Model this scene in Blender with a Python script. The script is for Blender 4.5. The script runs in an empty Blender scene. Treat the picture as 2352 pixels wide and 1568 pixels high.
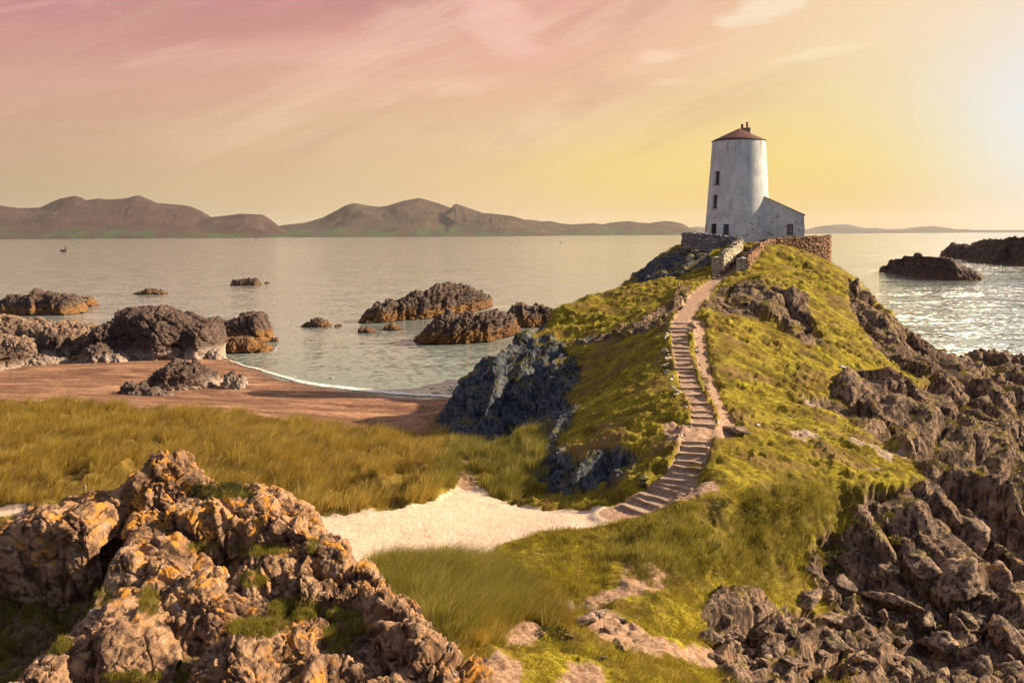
import bpy, bmesh, math, random
import numpy as np
from mathutils import Vector, Matrix
random.seed(7)
rng = np.random.default_rng(7)
sc = bpy.context.scene
col = sc.collection
R = math.radians

# ------------------------------------------------------------------ camera
CAM_Z = 15.0
FOC = 2260.0                      # focal length in units of a 2352 wide frame
PITCH, ROLL = math.atan((784 - 539) / FOC), R(-0.34)
cd = bpy.data.cameras.new('camera')
cam = bpy.data.objects.new('camera', cd); col.objects.link(cam)
cd.sensor_width = 36.0; cd.lens = 36.0 * FOC / 2352.0
cd.clip_start = 0.1; cd.clip_end = 120000
CAMR = Matrix.Rotation(R(90) - PITCH, 3, 'X') @ Matrix.Rotation(ROLL, 3, 'Z')
cam.matrix_world = Matrix.Translation((0, 0, CAM_Z)) @ CAMR.to_4x4()
sc.camera = cam

# ------------------------------------------------------------------ exposure, world, sun
sc.view_settings.view_transform = 'Standard'
sc.view_settings.look = 'None'
sc.view_settings.exposure = 1.10
sc.view_settings.gamma = 1.0
sc.cycles.use_denoising = True
sc.cycles.max_bounces = 6
sc.cycles.diffuse_bounces = 3
sc.cycles.glossy_bounces = 3
sc.cycles.transmission_bounces = 3
sc.cycles.volume_bounces = 0
sc.cycles.transparent_max_bounces = 6
SUN_AZ, SUN_EL = R(76), R(27)     # azimuth from +Y towards +X

def srgb(r, g, b):
    f = lambda c: (c / 255 / 12.92) if c / 255 <= 0.04045 else ((c / 255 + 0.055) / 1.055) ** 2.4
    return (f(r), f(g), f(b), 1.0)

class NT:
    """tiny node tree builder"""
    def __init__(s, nt): s.nt = nt; s.n = nt.nodes; s.l = nt.links
    def new(s, t, **kw):
        nd = s.n.new(t)
        for k, v in kw.items(): setattr(nd, k, v)
        return nd
    def put(s, sock, v):
        if isinstance(v, bpy.types.NodeSocket): s.l.new(v, sock)
        elif v is not None:
            if sock.type == 'RGBA' and not hasattr(v, '__len__'): v = (v, v, v, 1)
            if sock.type == 'VECTOR' and not hasattr(v, '__len__'): v = (v, v, v)
            sock.default_value = v
    def math(s, op, a, b=None, c=None, clamp=False):
        nd = s.new('ShaderNodeMath', operation=op, use_clamp=clamp)
        s.put(nd.inputs[0], a); s.put(nd.inputs[1], b); s.put(nd.inputs[2], c)
        return nd.outputs[0]
    def vmath(s, op, a, b=None, out=0):
        nd = s.new('ShaderNodeVectorMath', operation=op)
        s.put(nd.inputs[0], a); s.put(nd.inputs[1], b)
        return nd.outputs[out]
    def mix(s, f, a, b, blend='MIX'):
        nd = s.new('ShaderNodeMix', data_type='RGBA', blend_type=blend, clamp_factor=True)
        s.put(nd.inputs[0], f); s.put(nd.inputs[6], a); s.put(nd.inputs[7], b)
        return nd.outputs[2]
    def noise(s, vec, scale, detail=4, rough=0.55, dist=0.0, out=0, lac=2.0):
        nd = s.new('ShaderNodeTexNoise')
        s.put(nd.inputs['Vector'], vec); s.put(nd.inputs['Scale'], scale); s.put(nd.inputs['Detail'], detail)
        s.put(nd.inputs['Roughness'], rough); s.put(nd.inputs['Distortion'], dist)
        s.put(nd.inputs['Lacunarity'], lac)
        return nd.outputs[out]
    def voro(s, vec, scale, feature='F1', out=0, rnd=1.0):
        nd = s.new('ShaderNodeTexVoronoi', feature=feature)
        s.put(nd.inputs['Vector'], vec); s.put(nd.inputs['Scale'], scale)
        s.put(nd.inputs['Randomness'], rnd)
        return nd.outputs[out]
    def ramp(s, v, lo, hi, clamp=True):
        nd = s.new('ShaderNodeMapRange', clamp=clamp, interpolation_type='SMOOTHSTEP' if clamp else 'LINEAR')
        s.put(nd.inputs[0], v); s.put(nd.inputs[1], lo); s.put(nd.inputs[2], hi)
        s.put(nd.inputs[3], 0.0); s.put(nd.inputs[4], 1.0)
        return nd.outputs[0]
    def scale(s, vec, xyz, rot=(0, 0, 0)):
        nd = s.new('ShaderNodeMapping')
        s.put(nd.inputs[0], vec); nd.inputs['Scale'].default_value = xyz; nd.inputs['Rotation'].default_value = rot
        return nd.outputs[0]
    def attr(s, name):
        return s.new('ShaderNodeAttribute', attribute_name=name)
    def sep(s, v):
        return s.new('ShaderNodeSeparateXYZ') if v is None else (lambda nd: (s.put(nd.inputs[0], v), nd)[1])(s.new('ShaderNodeSeparateXYZ'))
    def bump(s, h, dist=0.1, strength=1.0, normal=None):
        nd = s.new('ShaderNodeBump')
        s.put(nd.inputs['Height'], h); nd.inputs['Distance'].default_value = dist
        s.put(nd.inputs['Strength'], strength)
        if normal: s.put(nd.inputs['Normal'], normal)
        return nd.outputs[0]

world = bpy.data.worlds.new('World'); sc.world = world; world.use_nodes = True
def build_world():
    nt = NT(world.node_tree); nt.n.clear()
    out = nt.new('ShaderNodeOutputWorld'); bg = nt.new('ShaderNodeBackground')
    sky = nt.new('ShaderNodeTexSky', sky_type='NISHITA', sun_disc=False)
    sky.sun_elevation = SUN_EL; sky.sun_rotation = SUN_AZ
    sky.altitude = 10; sky.air_density = 1.3; sky.dust_density = 2.0; sky.ozone_density = 1.5
    d = nt.new('ShaderNodeTexCoord').outputs['Generated']
    s = nt.sep(d); x, y, z = s.outputs
    # azimuth (deg, 0 = +Y, + towards +X) and elevation (deg)
    az = nt.math('MULTIPLY', nt.math('ARCTAN2', x, y), 57.2958)
    el = nt.math('MULTIPLY', nt.math('ARCSINE', z), 57.2958)
    # warm veil: colour rises with elevation, different on the left and towards the glow on the right
    def vramp(pts):
        nd = nt.new('ShaderNodeValToRGB'); cr = nd.color_ramp
        while len(cr.elements) > 1: cr.elements.remove(cr.elements[0])
        for i, (p, c) in enumerate(pts):
            e = cr.elements[0] if i == 0 else cr.elements.new(p)
            e.position = p; e.color = srgb(*c)
        return nd
    warp = nt.noise(nt.scale(d, (3, 3, 9)), 1.0, 3, 0.5)
    elw = nt.math('ADD', el, nt.math('MULTIPLY', nt.math('SUBTRACT', warp, 0.5), 3.0))
    t = nt.math('DIVIDE', elw, 40.0, clamp=True)
    L = vramp([(0.0, (182, 170, 128)), (0.06, (186, 164, 126)), (0.15, (203, 161, 131)), (0.25, (203, 142, 132)), (0.34, (192, 128, 136)), (0.6, (205, 160, 160)), (1, (170, 160, 175))])
    M = vramp([(0.0, (228, 192, 148)), (0.08, (228, 196, 148)), (0.16, (229, 192, 150)), (0.25, (232, 176, 146)), (0.34, (222, 158, 146)), (0.6, (226, 180, 165)), (1, (180, 170, 180))])
    Rr = vramp([(0.0, (232, 192, 128)), (0.05, (236, 200, 120)), (0.1, (240, 214, 132)), (0.18, (240, 214, 155)), (0.34, (245, 214, 172)), (0.6, (240, 215, 185)), (1, (190, 180, 180))])
    for q in (L, M, Rr): nt.put(q.inputs[0], t)
    azw = nt.math('ADD', az, nt.math('MULTIPLY', nt.math('SUBTRACT', nt.noise(nt.scale(d, (2, 2, 5)), 1.3, 2), 0.5), 8.0))
    azw = nt.math('SUBTRACT', azw, nt.math('MULTIPLY', nt.math('MAXIMUM', nt.math('SUBTRACT', el, 4.0), 0.0), 0.65))
    azw = nt.math('MAXIMUM', azw, nt.math('SUBTRACT', az, 14.0))
    c = nt.mix(nt.ramp(azw, -30.0, 2.0), L.outputs[0], M.outputs[0])
    c = nt.mix(nt.ramp(azw, -3.0, 17.0), c, Rr.outputs[0])
    # cool sky behind the camera and overhead, seen only as light on the shaded sides
    back = nt.ramp(nt.math('ABSOLUTE', az), 50.0, 120.0)
    c = nt.mix(back, c, (0.20, 0.265, 0.40, 1))
    # pale glow low on the right
    def lobe(a0, e0, ra, re, pw=2.0):
        u = nt.math('DIVIDE', nt.math('SUBTRACT', az, a0), ra); v = nt.math('DIVIDE', nt.math('SUBTRACT', el, e0), re)
        r2 = nt.math('ADD', nt.math('MULTIPLY', u, u), nt.math('MULTIPLY', v, v))
        return nt.math('EXPONENT', nt.math('MULTIPLY', r2, -1.0))
    c = nt.mix(nt.math('MULTIPLY', lobe(30, 5.8, 7.2, 6.4), 0.88), c, srgb(228, 240, 255))
    c = nt.mix(nt.math('MULTIPLY', lobe(10, 3.6, 11, 2.6), 0.55), c, srgb(246, 214, 108))
    # clouds: long wisps rising to the right and soft clumps
    def streak(rot, sc3, scale, lo, hi, det=5):
        # direction projected on a cloud plane
        zz = nt.math('MAXIMUM', nt.math('ADD', z, 0.10), 0.02)
        pl = nt.new('ShaderNodeCombineXYZ')
        nt.put(pl.inputs[0], nt.math('DIVIDE', x, zz)); nt.put(pl.inputs[1], nt.math('DIVIDE', y, zz))
        m = nt.scale(pl.outputs[0], sc3, (0, 0, rot))
        return nt.ramp(nt.noise(m, scale, det, 0.6, 0.4), lo, hi)
    up = nt.ramp(el, 2.0, 9.0)
    w1 = nt.math('MULTIPLY', streak(R(62), (0.12, 1.0, 1), 0.9, 0.42, 0.68), up)
    c = nt.mix(nt.math('MULTIPLY', w1, 0.15), c, srgb(255, 214, 190))
    w2 = nt.math('MULTIPLY', streak(R(35), (0.35, 1.0, 1), 1.4, 0.50, 0.72), nt.math('MULTIPLY', up, nt.ramp(az, 24.0, -10.0)))
    c = nt.mix(nt.math('MULTIPLY', w2, 0.12), c, srgb(168, 126, 128))
    def band(rot, sx, sy, off, lo, hi, det=7, dist=0.5):
        v = nt.new('ShaderNodeCombineXYZ')
        ca, sa = math.cos(R(rot)), math.sin(R(rot))
        nt.put(v.inputs[0], nt.math('MULTIPLY', nt.math('ADD', nt.math('MULTIPLY', az, ca), nt.math('MULTIPLY', el, sa)), sx))
        nt.put(v.inputs[1], nt.math('ADD', nt.math('MULTIPLY', nt.math('SUBTRACT', nt.math('MULTIPLY', el, ca), nt.math('MULTIPLY', az, sa)), sy), off))
        return nt.ramp(nt.noise(v.outputs[0], 1.0, det, 0.62, dist), lo, hi)
    upf = nt.ramp(el, 1.5, 7.0)
    b1 = nt.math('MULTIPLY', band(24, 0.045, 0.34, 3.0, 0.44, 0.66), upf)
    c = nt.mix(nt.math('MULTIPLY', nt.math('MULTIPLY', b1, 0.34), nt.math('MULTIPLY', nt.ramp(az, -34.0, -5.0), nt.math('ADD', 0.25, nt.math('MULTIPLY', nt.ramp(az, 24.0, 8.0), 0.75)))), c, srgb(255, 222, 188))
    b2 = nt.math('MULTIPLY', nt.math('MULTIPLY', band(20, 0.05, 0.30, 11.0, 0.48, 0.68), upf), nt.ramp(az, 22.0, 4.0))
    c = nt.mix(nt.math('MULTIPLY', b2, 0.34), c, srgb(190, 136, 118))
    b3 = nt.math('MULTIPLY', band(12, 0.11, 0.9, 21.0, 0.50, 0.72, 8, 0.8), nt.ramp(el, 4.0, 9.0))
    c = nt.mix(nt.math('MULTIPLY', b3, 0.22), c, srgb(255, 216, 196))
    tex = nt.noise(nt.scale(d, (10, 10, 30), (0, R(14), 0)), 1.6, 8, 0.62, 0.6)
    def puff(a0, e0, ra, re, k, colr, lo=0.3, hi=0.75, tilt=0.0):
        da = nt.math('SUBTRACT', az, a0)
        e2 = nt.math('SUBTRACT', nt.math('SUBTRACT', el, e0), nt.math('MULTIPLY', da, tilt))
        u = nt.math('DIVIDE', da, ra); v = nt.math('DIVIDE', e2, re)
        r2 = nt.math('ADD', nt.math('MULTIPLY', u, u), nt.math('MULTIPLY', v, v))
        lb = nt.math('EXPONENT', nt.math('MULTIPLY', r2, -1.0))
        m = nt.ramp(nt.math('ADD', nt.math('MULTIPLY', lb, 0.55), nt.math('MULTIPLY', tex, 0.85)), lo + 0.36, hi + 0.22)
        return nt.mix(nt.math('MULTIPLY', m, k), c, colr)
    c = puff(14.6, 12.2, 4.0, 1.1, 0.62, srgb(255, 236, 205), tilt=0.28)
    c = puff(17.0, 9.6, 3.6, 0.45, 0.40, srgb(255, 234, 190), tilt=0.12)
    c = puff(8.3, 9.9, 1.6, 0.6, 0.5, srgb(255, 224, 190), tilt=0.1)
    c = puff(9.4, 8.4, 1.6, 0.28, 0.4, srgb(255, 222, 180))
    c = puff(-0.3, 11.6, 3.4, 2.4, 0.55, srgb(252, 200, 184), tilt=-0.35)
    c = puff(-3.0, 8.3, 3.6, 0.7, 0.35, srgb(250, 212, 180), tilt=0.08)
    c = puff(-13.5, 10.0, 9.0, 1.2, 0.30, srgb(232, 178, 160), tilt=0.12)
    c = puff(5.5, 13.6, 4.6, 0.8, 0.75, srgb(210, 138, 132), tilt=0.1)
    c = puff(-7.0, 13.2, 5.0, 1.3, 0.55, srgb(190, 132, 132), tilt=0.12)
    # bright patch added to the sky above the frame to make the sea glitter
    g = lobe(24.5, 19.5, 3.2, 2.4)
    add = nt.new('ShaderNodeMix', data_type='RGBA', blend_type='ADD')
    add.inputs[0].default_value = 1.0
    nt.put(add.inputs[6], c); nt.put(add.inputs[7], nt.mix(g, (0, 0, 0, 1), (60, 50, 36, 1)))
    # a share of the physical sky keeps the light direction plausible
    mul = nt.mix(1.0, sky.outputs[0], (0.10, 0.10, 0.10, 1), 'MULTIPLY')
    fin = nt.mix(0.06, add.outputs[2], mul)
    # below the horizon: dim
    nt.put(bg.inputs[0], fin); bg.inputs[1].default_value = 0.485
    nt.l.new(bg.outputs[0], out.inputs[0])
    world.cycles.sampling_method = 'MANUAL'; world.cycles.sample_map_resolution = 1024
build_world()

sl = bpy.data.lights.new('sun', 'SUN'); sl.energy = 5.0; sl.angle = R(0.6); sl.color = (1.0, 0.78, 0.52)
sun = bpy.data.objects.new('sun', sl); col.objects.link(sun)
sdir = Vector((math.sin(SUN_AZ) * math.cos(SUN_EL), math.cos(SUN_AZ) * math.cos(SUN_EL), math.sin(SUN_EL)))
sun.rotation_euler = sdir.to_track_quat('Z', 'Y').to_euler(); sun.location = (60, 40, 60)

# ------------------------------------------------------------------ helpers
def at(X, Y, D):
    """point of the place seen at (X, Y) of the photograph, D metres ahead"""
    v = CAMR @ Vector(((X - 1176) / FOC, (784 - Y) / FOC, -1.0))
    t = D / v.y
    return Vector((v.x * t, D, CAM_Z + v.z * t))
def atz(X, Y, z):
    v = CAMR @ Vector(((X - 1176) / FOC, (784 - Y) / FOC, -1.0))
    t = (z - CAM_Z) / v.z
    return Vector((v.x * t, v.y * t, z))

def tag(o, label=None, cat=None, group=None, kind=None):
    if label: o['label'] = label
    if cat: o['category'] = cat
    if group: o['group'] = group
    if kind: o['kind'] = kind
    return o
def empty(name, loc, rz=0.0):
    o = bpy.data.objects.new(name, None); col.objects.link(o)
    o.location = loc; o.rotation_euler = (0, 0, rz); o.empty_display_size = 0.3
    return o
def link(name, me, mat, parent=None, smooth=False):
    if mat: me.materials.append(mat)
    if smooth:
        me.polygons.foreach_set('use_smooth', [True] * len(me.polygons))
    o = bpy.data.objects.new(name, me); col.objects.link(o)
    if parent: o.parent = parent
    return o
def np_mesh(name, V, F, attrs=None, smooth=True):
    """V (n,3); F list of (m,k) int arrays"""
    me = bpy.data.meshes.new(name)
    if not isinstance(F, (list, tuple)): F = [F]
    F = [f for f in F if len(f)]
    me.vertices.add(len(V)); me.vertices.foreach_set('co', np.ascontiguousarray(V, np.float32).ravel())
    idx = np.concatenate([f.ravel() for f in F]); tot = np.concatenate([np.full(len(f), f.shape[1]) for f in F])
    st = np.concatenate([[0], np.cumsum(tot)[:-1]])
    me.loops.add(len(idx)); me.loops.foreach_set('vertex_index', idx.astype(np.int32))
    me.polygons.add(len(tot)); me.polygons.foreach_set('loop_start', st.astype(np.int32)); me.polygons.foreach_set('loop_total', tot.astype(np.int32))
    if smooth: me.polygons.foreach_set('use_smooth', np.ones(len(tot), bool))
    me.update(calc_edges=True)
    if attrs:
        for k, a in attrs.items():
            at_ = me.attributes.new(k, 'FLOAT_COLOR', 'POINT')
            at_.data.foreach_set('color', np.ascontiguousarray(a, np.float32).ravel())
    return me

class MB:
    """collects simple solids into one mesh"""
    def __init__(s): s.v = []; s.f = []
    def add(s, V, F):
        o = len(s.v); s.v += [tuple(v) for v in V]; s.f += [tuple(i + o for i in f) for f in F]
    def box(s, c, d, M=None, jit=0.0):
        V = []
        for k in range(8):
            p = Vector(((k & 1) - .5, ((k >> 1) & 1) - .5, ((k >> 2) & 1) - .5))
            p = Vector((p.x * d[0], p.y * d[1], p.z * d[2]))
            if jit: p += Vector([random.uniform(-jit, jit) for _ in range(3)])
            if M: p = M @ p
            V.append(p + Vector(c))
        s.add(V, [(0, 2, 3, 1), (4, 5, 7, 6), (0, 1, 5, 4), (2, 6, 7, 3), (0, 4, 6, 2), (1, 3, 7, 5)])
    def tube(s, pts, rads, n=8, cap=True):
        pts = [Vector(p) for p in pts]; V = []; F = []
        for i, p in enumerate(pts):
            d = (pts[min(i + 1, len(pts) - 1)] - pts[max(i - 1, 0)]).normalized()
            a = d.cross(Vector((0.13, 0.97, 0.2))).normalized(); b = d.cross(a)
            for k in range(n):
                t = 2 * math.pi * k / n
                V.append(p + (a * math.cos(t) + b * math.sin(t)) * rads[i])
        for i in range(len(pts) - 1):
            for k in range(n):
                F.append((i * n + k, i * n + (k + 1) % n, (i + 1) * n + (k + 1) % n, (i + 1) * n + k))
        if cap:
            F.append(tuple(range(n))[::-1]); F.append(tuple(range((len(pts) - 1) * n, len(pts) * n)))
        s.add(V, F)
    def build(s, name, mat, parent=None, smooth=False):
        me = bpy.data.meshes.new(name); me.from_pydata(s.v, [], s.f); me.update()
        return link(name, me, mat, parent, smooth)

# ---- vectorised noise
_h = lambda a: a & 0xFFFFFFFF
def hash3(ix, iy, iz, seed=0):
    h = (ix.astype(np.int64) * 374761393 + iy.astype(np.int64) * 668265263 + iz.astype(np.int64) * 2147483647 + seed * 974634777) & 0xFFFFFFFF
    h = ((h ^ (h >> 13)) * 1274126177) & 0xFFFFFFFF
    h = ((h ^ (h >> 16)) * 2246822519) & 0xFFFFFFFF
    return (h ^ (h >> 15)) & 0xFFFFFFFF
_G = rng.normal(size=(256, 3)); _G /= np.linalg.norm(_G, axis=1)[:, None]
def perlin(p, seed=0):
    i = np.floor(p).astype(np.int64); f = p - i
    u = f * f * f * (f * (f * 6 - 15) + 10)
    r = np.zeros(len(p))
    for dx in (0, 1):
        wx = u[:, 0] if dx else 1 - u[:, 0]
        for dy in (0, 1):
            wy = u[:, 1] if dy else 1 - u[:, 1]
            for dz in (0, 1):
                wz = u[:, 2] if dz else 1 - u[:, 2]
                g = _G[hash3(i[:, 0] + dx, i[:, 1] + dy, i[:, 2] + dz, seed) & 255]
                r += wx * wy * wz * (g[:, 0] * (f[:, 0] - dx) + g[:, 1] * (f[:, 1] - dy) + g[:, 2] * (f[:, 2] - dz))
    return r * 1.5
def fbm(p, octv=4, seed=0, gain=0.5, lac=2.03):
    r = 0; a = 1.0
    for o in range(octv):
        r = r + a * perlin(p, seed + o); p = p * lac + 17.3; a *= gain
    return r
def ridged(p, octv=4, seed=0, gain=0.5, lac=2.07):
    r = 0; a = 1.0
    for o in range(octv):
        r = r + a * (1 - 2 * np.abs(perlin(p, seed + o))); p = p * lac + 11.7; a *= gain
    return r
def worley(p, seed=0, out_id=False):
    i = np.floor(p).astype(np.int64); f1 = np.full(len(p), 9.0); f2 = np.full(len(p), 9.0); cid = np.zeros(len(p), np.int64)
    for dx in (-1, 0, 1):
        for dy in (-1, 0, 1):
            for dz in (-1, 0, 1):
                cx, cy, cz = i[:, 0] + dx, i[:, 1] + dy, i[:, 2] + dz
                h = hash3(cx, cy, cz, seed)
                ox = (h & 1023) / 1023.; oy = ((h >> 10) & 1023) / 1023.; oz = ((h >> 20) & 1023) / 1023.
                d = (cx + ox - p[:, 0]) ** 2 + (cy + oy - p[:, 1]) ** 2 + (cz + oz - p[:, 2]) ** 2
                m = d < f1
                f2 = np.where(m, f1, np.minimum(f2, d)); cid = np.where(m, h, cid); f1 = np.where(m, d, f1)
    f1 = np.sqrt(f1); f2 = np.sqrt(f2)
    return (f1, f2, (cid & 65535) / 65535.) if out_id else (f1, f2)
def smooth01(x, a, b):
    t = np.clip((x - a) / (b - a), 0, 1); return t * t * (3 - 2 * t)
def crag(p, s=1.0, seed=0, strata=(0.5, -0.3, 0.8), blocky=0.5):
    """rock relief in [-1, 1]: tilted strata plus broken blocks; p in metres, s = size of the main features"""
    n = np.array(strata, float); n /= np.linalg.norm(n)
    a = np.cross(n, (0.2, 0.3, 0.9)); a /= np.linalg.norm(a); b = np.cross(n, a)
    w = p + 0.35 * s * np.stack([perlin(p / s * 0.7, seed + 31), perlin(p / s * 0.7 + 5, seed + 32), perlin(p / s * 0.7 + 9, seed + 33)], 1)
    q = np.stack([w @ n * 2.3, w @ a * 0.8, w @ b * 0.8], 1) / s
    st = ridged(q, 4, seed, 0.52)
    f1, f2, cid = worley(np.stack([w @ n * 1.3, w @ a * 0.7, w @ b * 0.7], 1) / s * 0.9, seed + 7, True)
    blk = (cid - 0.5) * 0.9 - 0.75 * (1 - smooth01(f2 - f1, 0.0, 0.16))
    f1, f2, cid2 = worley(q * 1.7 + 3, seed + 9, True)
    blk2 = (cid2 - 0.5) * 0.6 - 0.5 * (1 - smooth01(f2 - f1, 0.0, 0.18))
    return (1 - blocky) * (st - 0.8) * 0.75 + blocky * (blk + 0.5 * blk2)

def facets(p, seed):
    """every cell is a tilted flat facet: value, distance to the joint"""
    i = np.floor(p).astype(np.int64); n = len(p)
    f1 = np.full(n, 9.0); f2 = np.full(n, 9.0); val = np.zeros(n)
    for dx in (-1, 0, 1):
        for dy in (-1, 0, 1):
            for dz in (-1, 0, 1):
                h = hash3(i[:, 0] + dx, i[:, 1] + dy, i[:, 2] + dz, seed)
                vx = i[:, 0] + dx + (h & 1023) / 1023. - p[:, 0]; vy = i[:, 1] + dy + ((h >> 10) & 1023) / 1023. - p[:, 1]; vz = i[:, 2] + dz + ((h >> 20) & 1023) / 1023. - p[:, 2]
                d = vx * vx + vy * vy + vz * vz
                m = d < f1
                g = ((h >> 5) & 255) / 255. - 0.5; g2 = ((h >> 13) & 255) / 255. - 0.5; g3 = ((h >> 21) & 255) / 255. - 0.5
                v = (((h >> 3) & 255) / 255. - 0.5) + 1.3 * (vx * (g + 0.45) + vy * g2 + vz * g3)
                f2 = np.where(m, f1, np.minimum(f2, d)); val = np.where(m, v, val); f1 = np.where(m, d, f1)
    return val, np.sqrt(f2) - np.sqrt(f1)
def slabs(p, s, seed, nrm, along, ratio=3.0, gain=0.4):
    """upstanding blades of rock: thin across nrm, long along `along`"""
    n = np.array(nrm, float); n /= np.linalg.norm(n); e = np.array(along, float); e -= n * (e @ n); e /= np.linalg.norm(e); t = np.cross(n, e)
    w = p + 0.28 * s * np.stack([perlin(p / s * 0.6, seed + 31), perlin(p / s * 0.6 + 5, seed + 32), perlin(p / s * 0.6 + 9, seed + 33)], 1)
    r = 0; a = 1.0; k = 1.0
    for o in range(3):
        q = np.stack([w @ n * 1.5, w @ t * 0.9, w @ e * 1.5 / (ratio if o == 0 else 1 + (ratio - 1) * 0.6)], 1) / s * k + 3.7 * o
        v, j = facets(q, seed + o)
        r = r + a * (v - 0.55 * (1 - smooth01(j, 0.0, 0.22 if o < 2 else 0.3)))
        a *= gain; k *= 2.3
    return r

def ribs(p, s, seed, nrm, along, ratio=5.0):
    """long parallel upstanding ribs"""
    n = np.array(nrm, float); n /= np.linalg.norm(n); e = np.array(along, float); e -= n * (e @ n); e /= np.linalg.norm(e); t = np.cross(n, e)
    w = p + 0.16 * s * np.stack([perlin(p / s * 0.4, seed + 31), perlin(p / s * 0.4 + 5, seed + 32), perlin(p / s * 0.4 + 9, seed + 33)], 1)
    q = np.stack([w @ n * 1.25, w @ t * 0.55, w @ e * 1.25 / ratio], 1) / s
    r = 1 - 2.2 * np.abs(perlin(q, seed)); q2 = q * np.array([2.2, 2.2, 2.6]) + 7
    return np.maximum(r, -0.6) + 0.5 * (1 - 2.2 * np.abs(perlin(q2, seed + 1))) - 0.6
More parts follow.
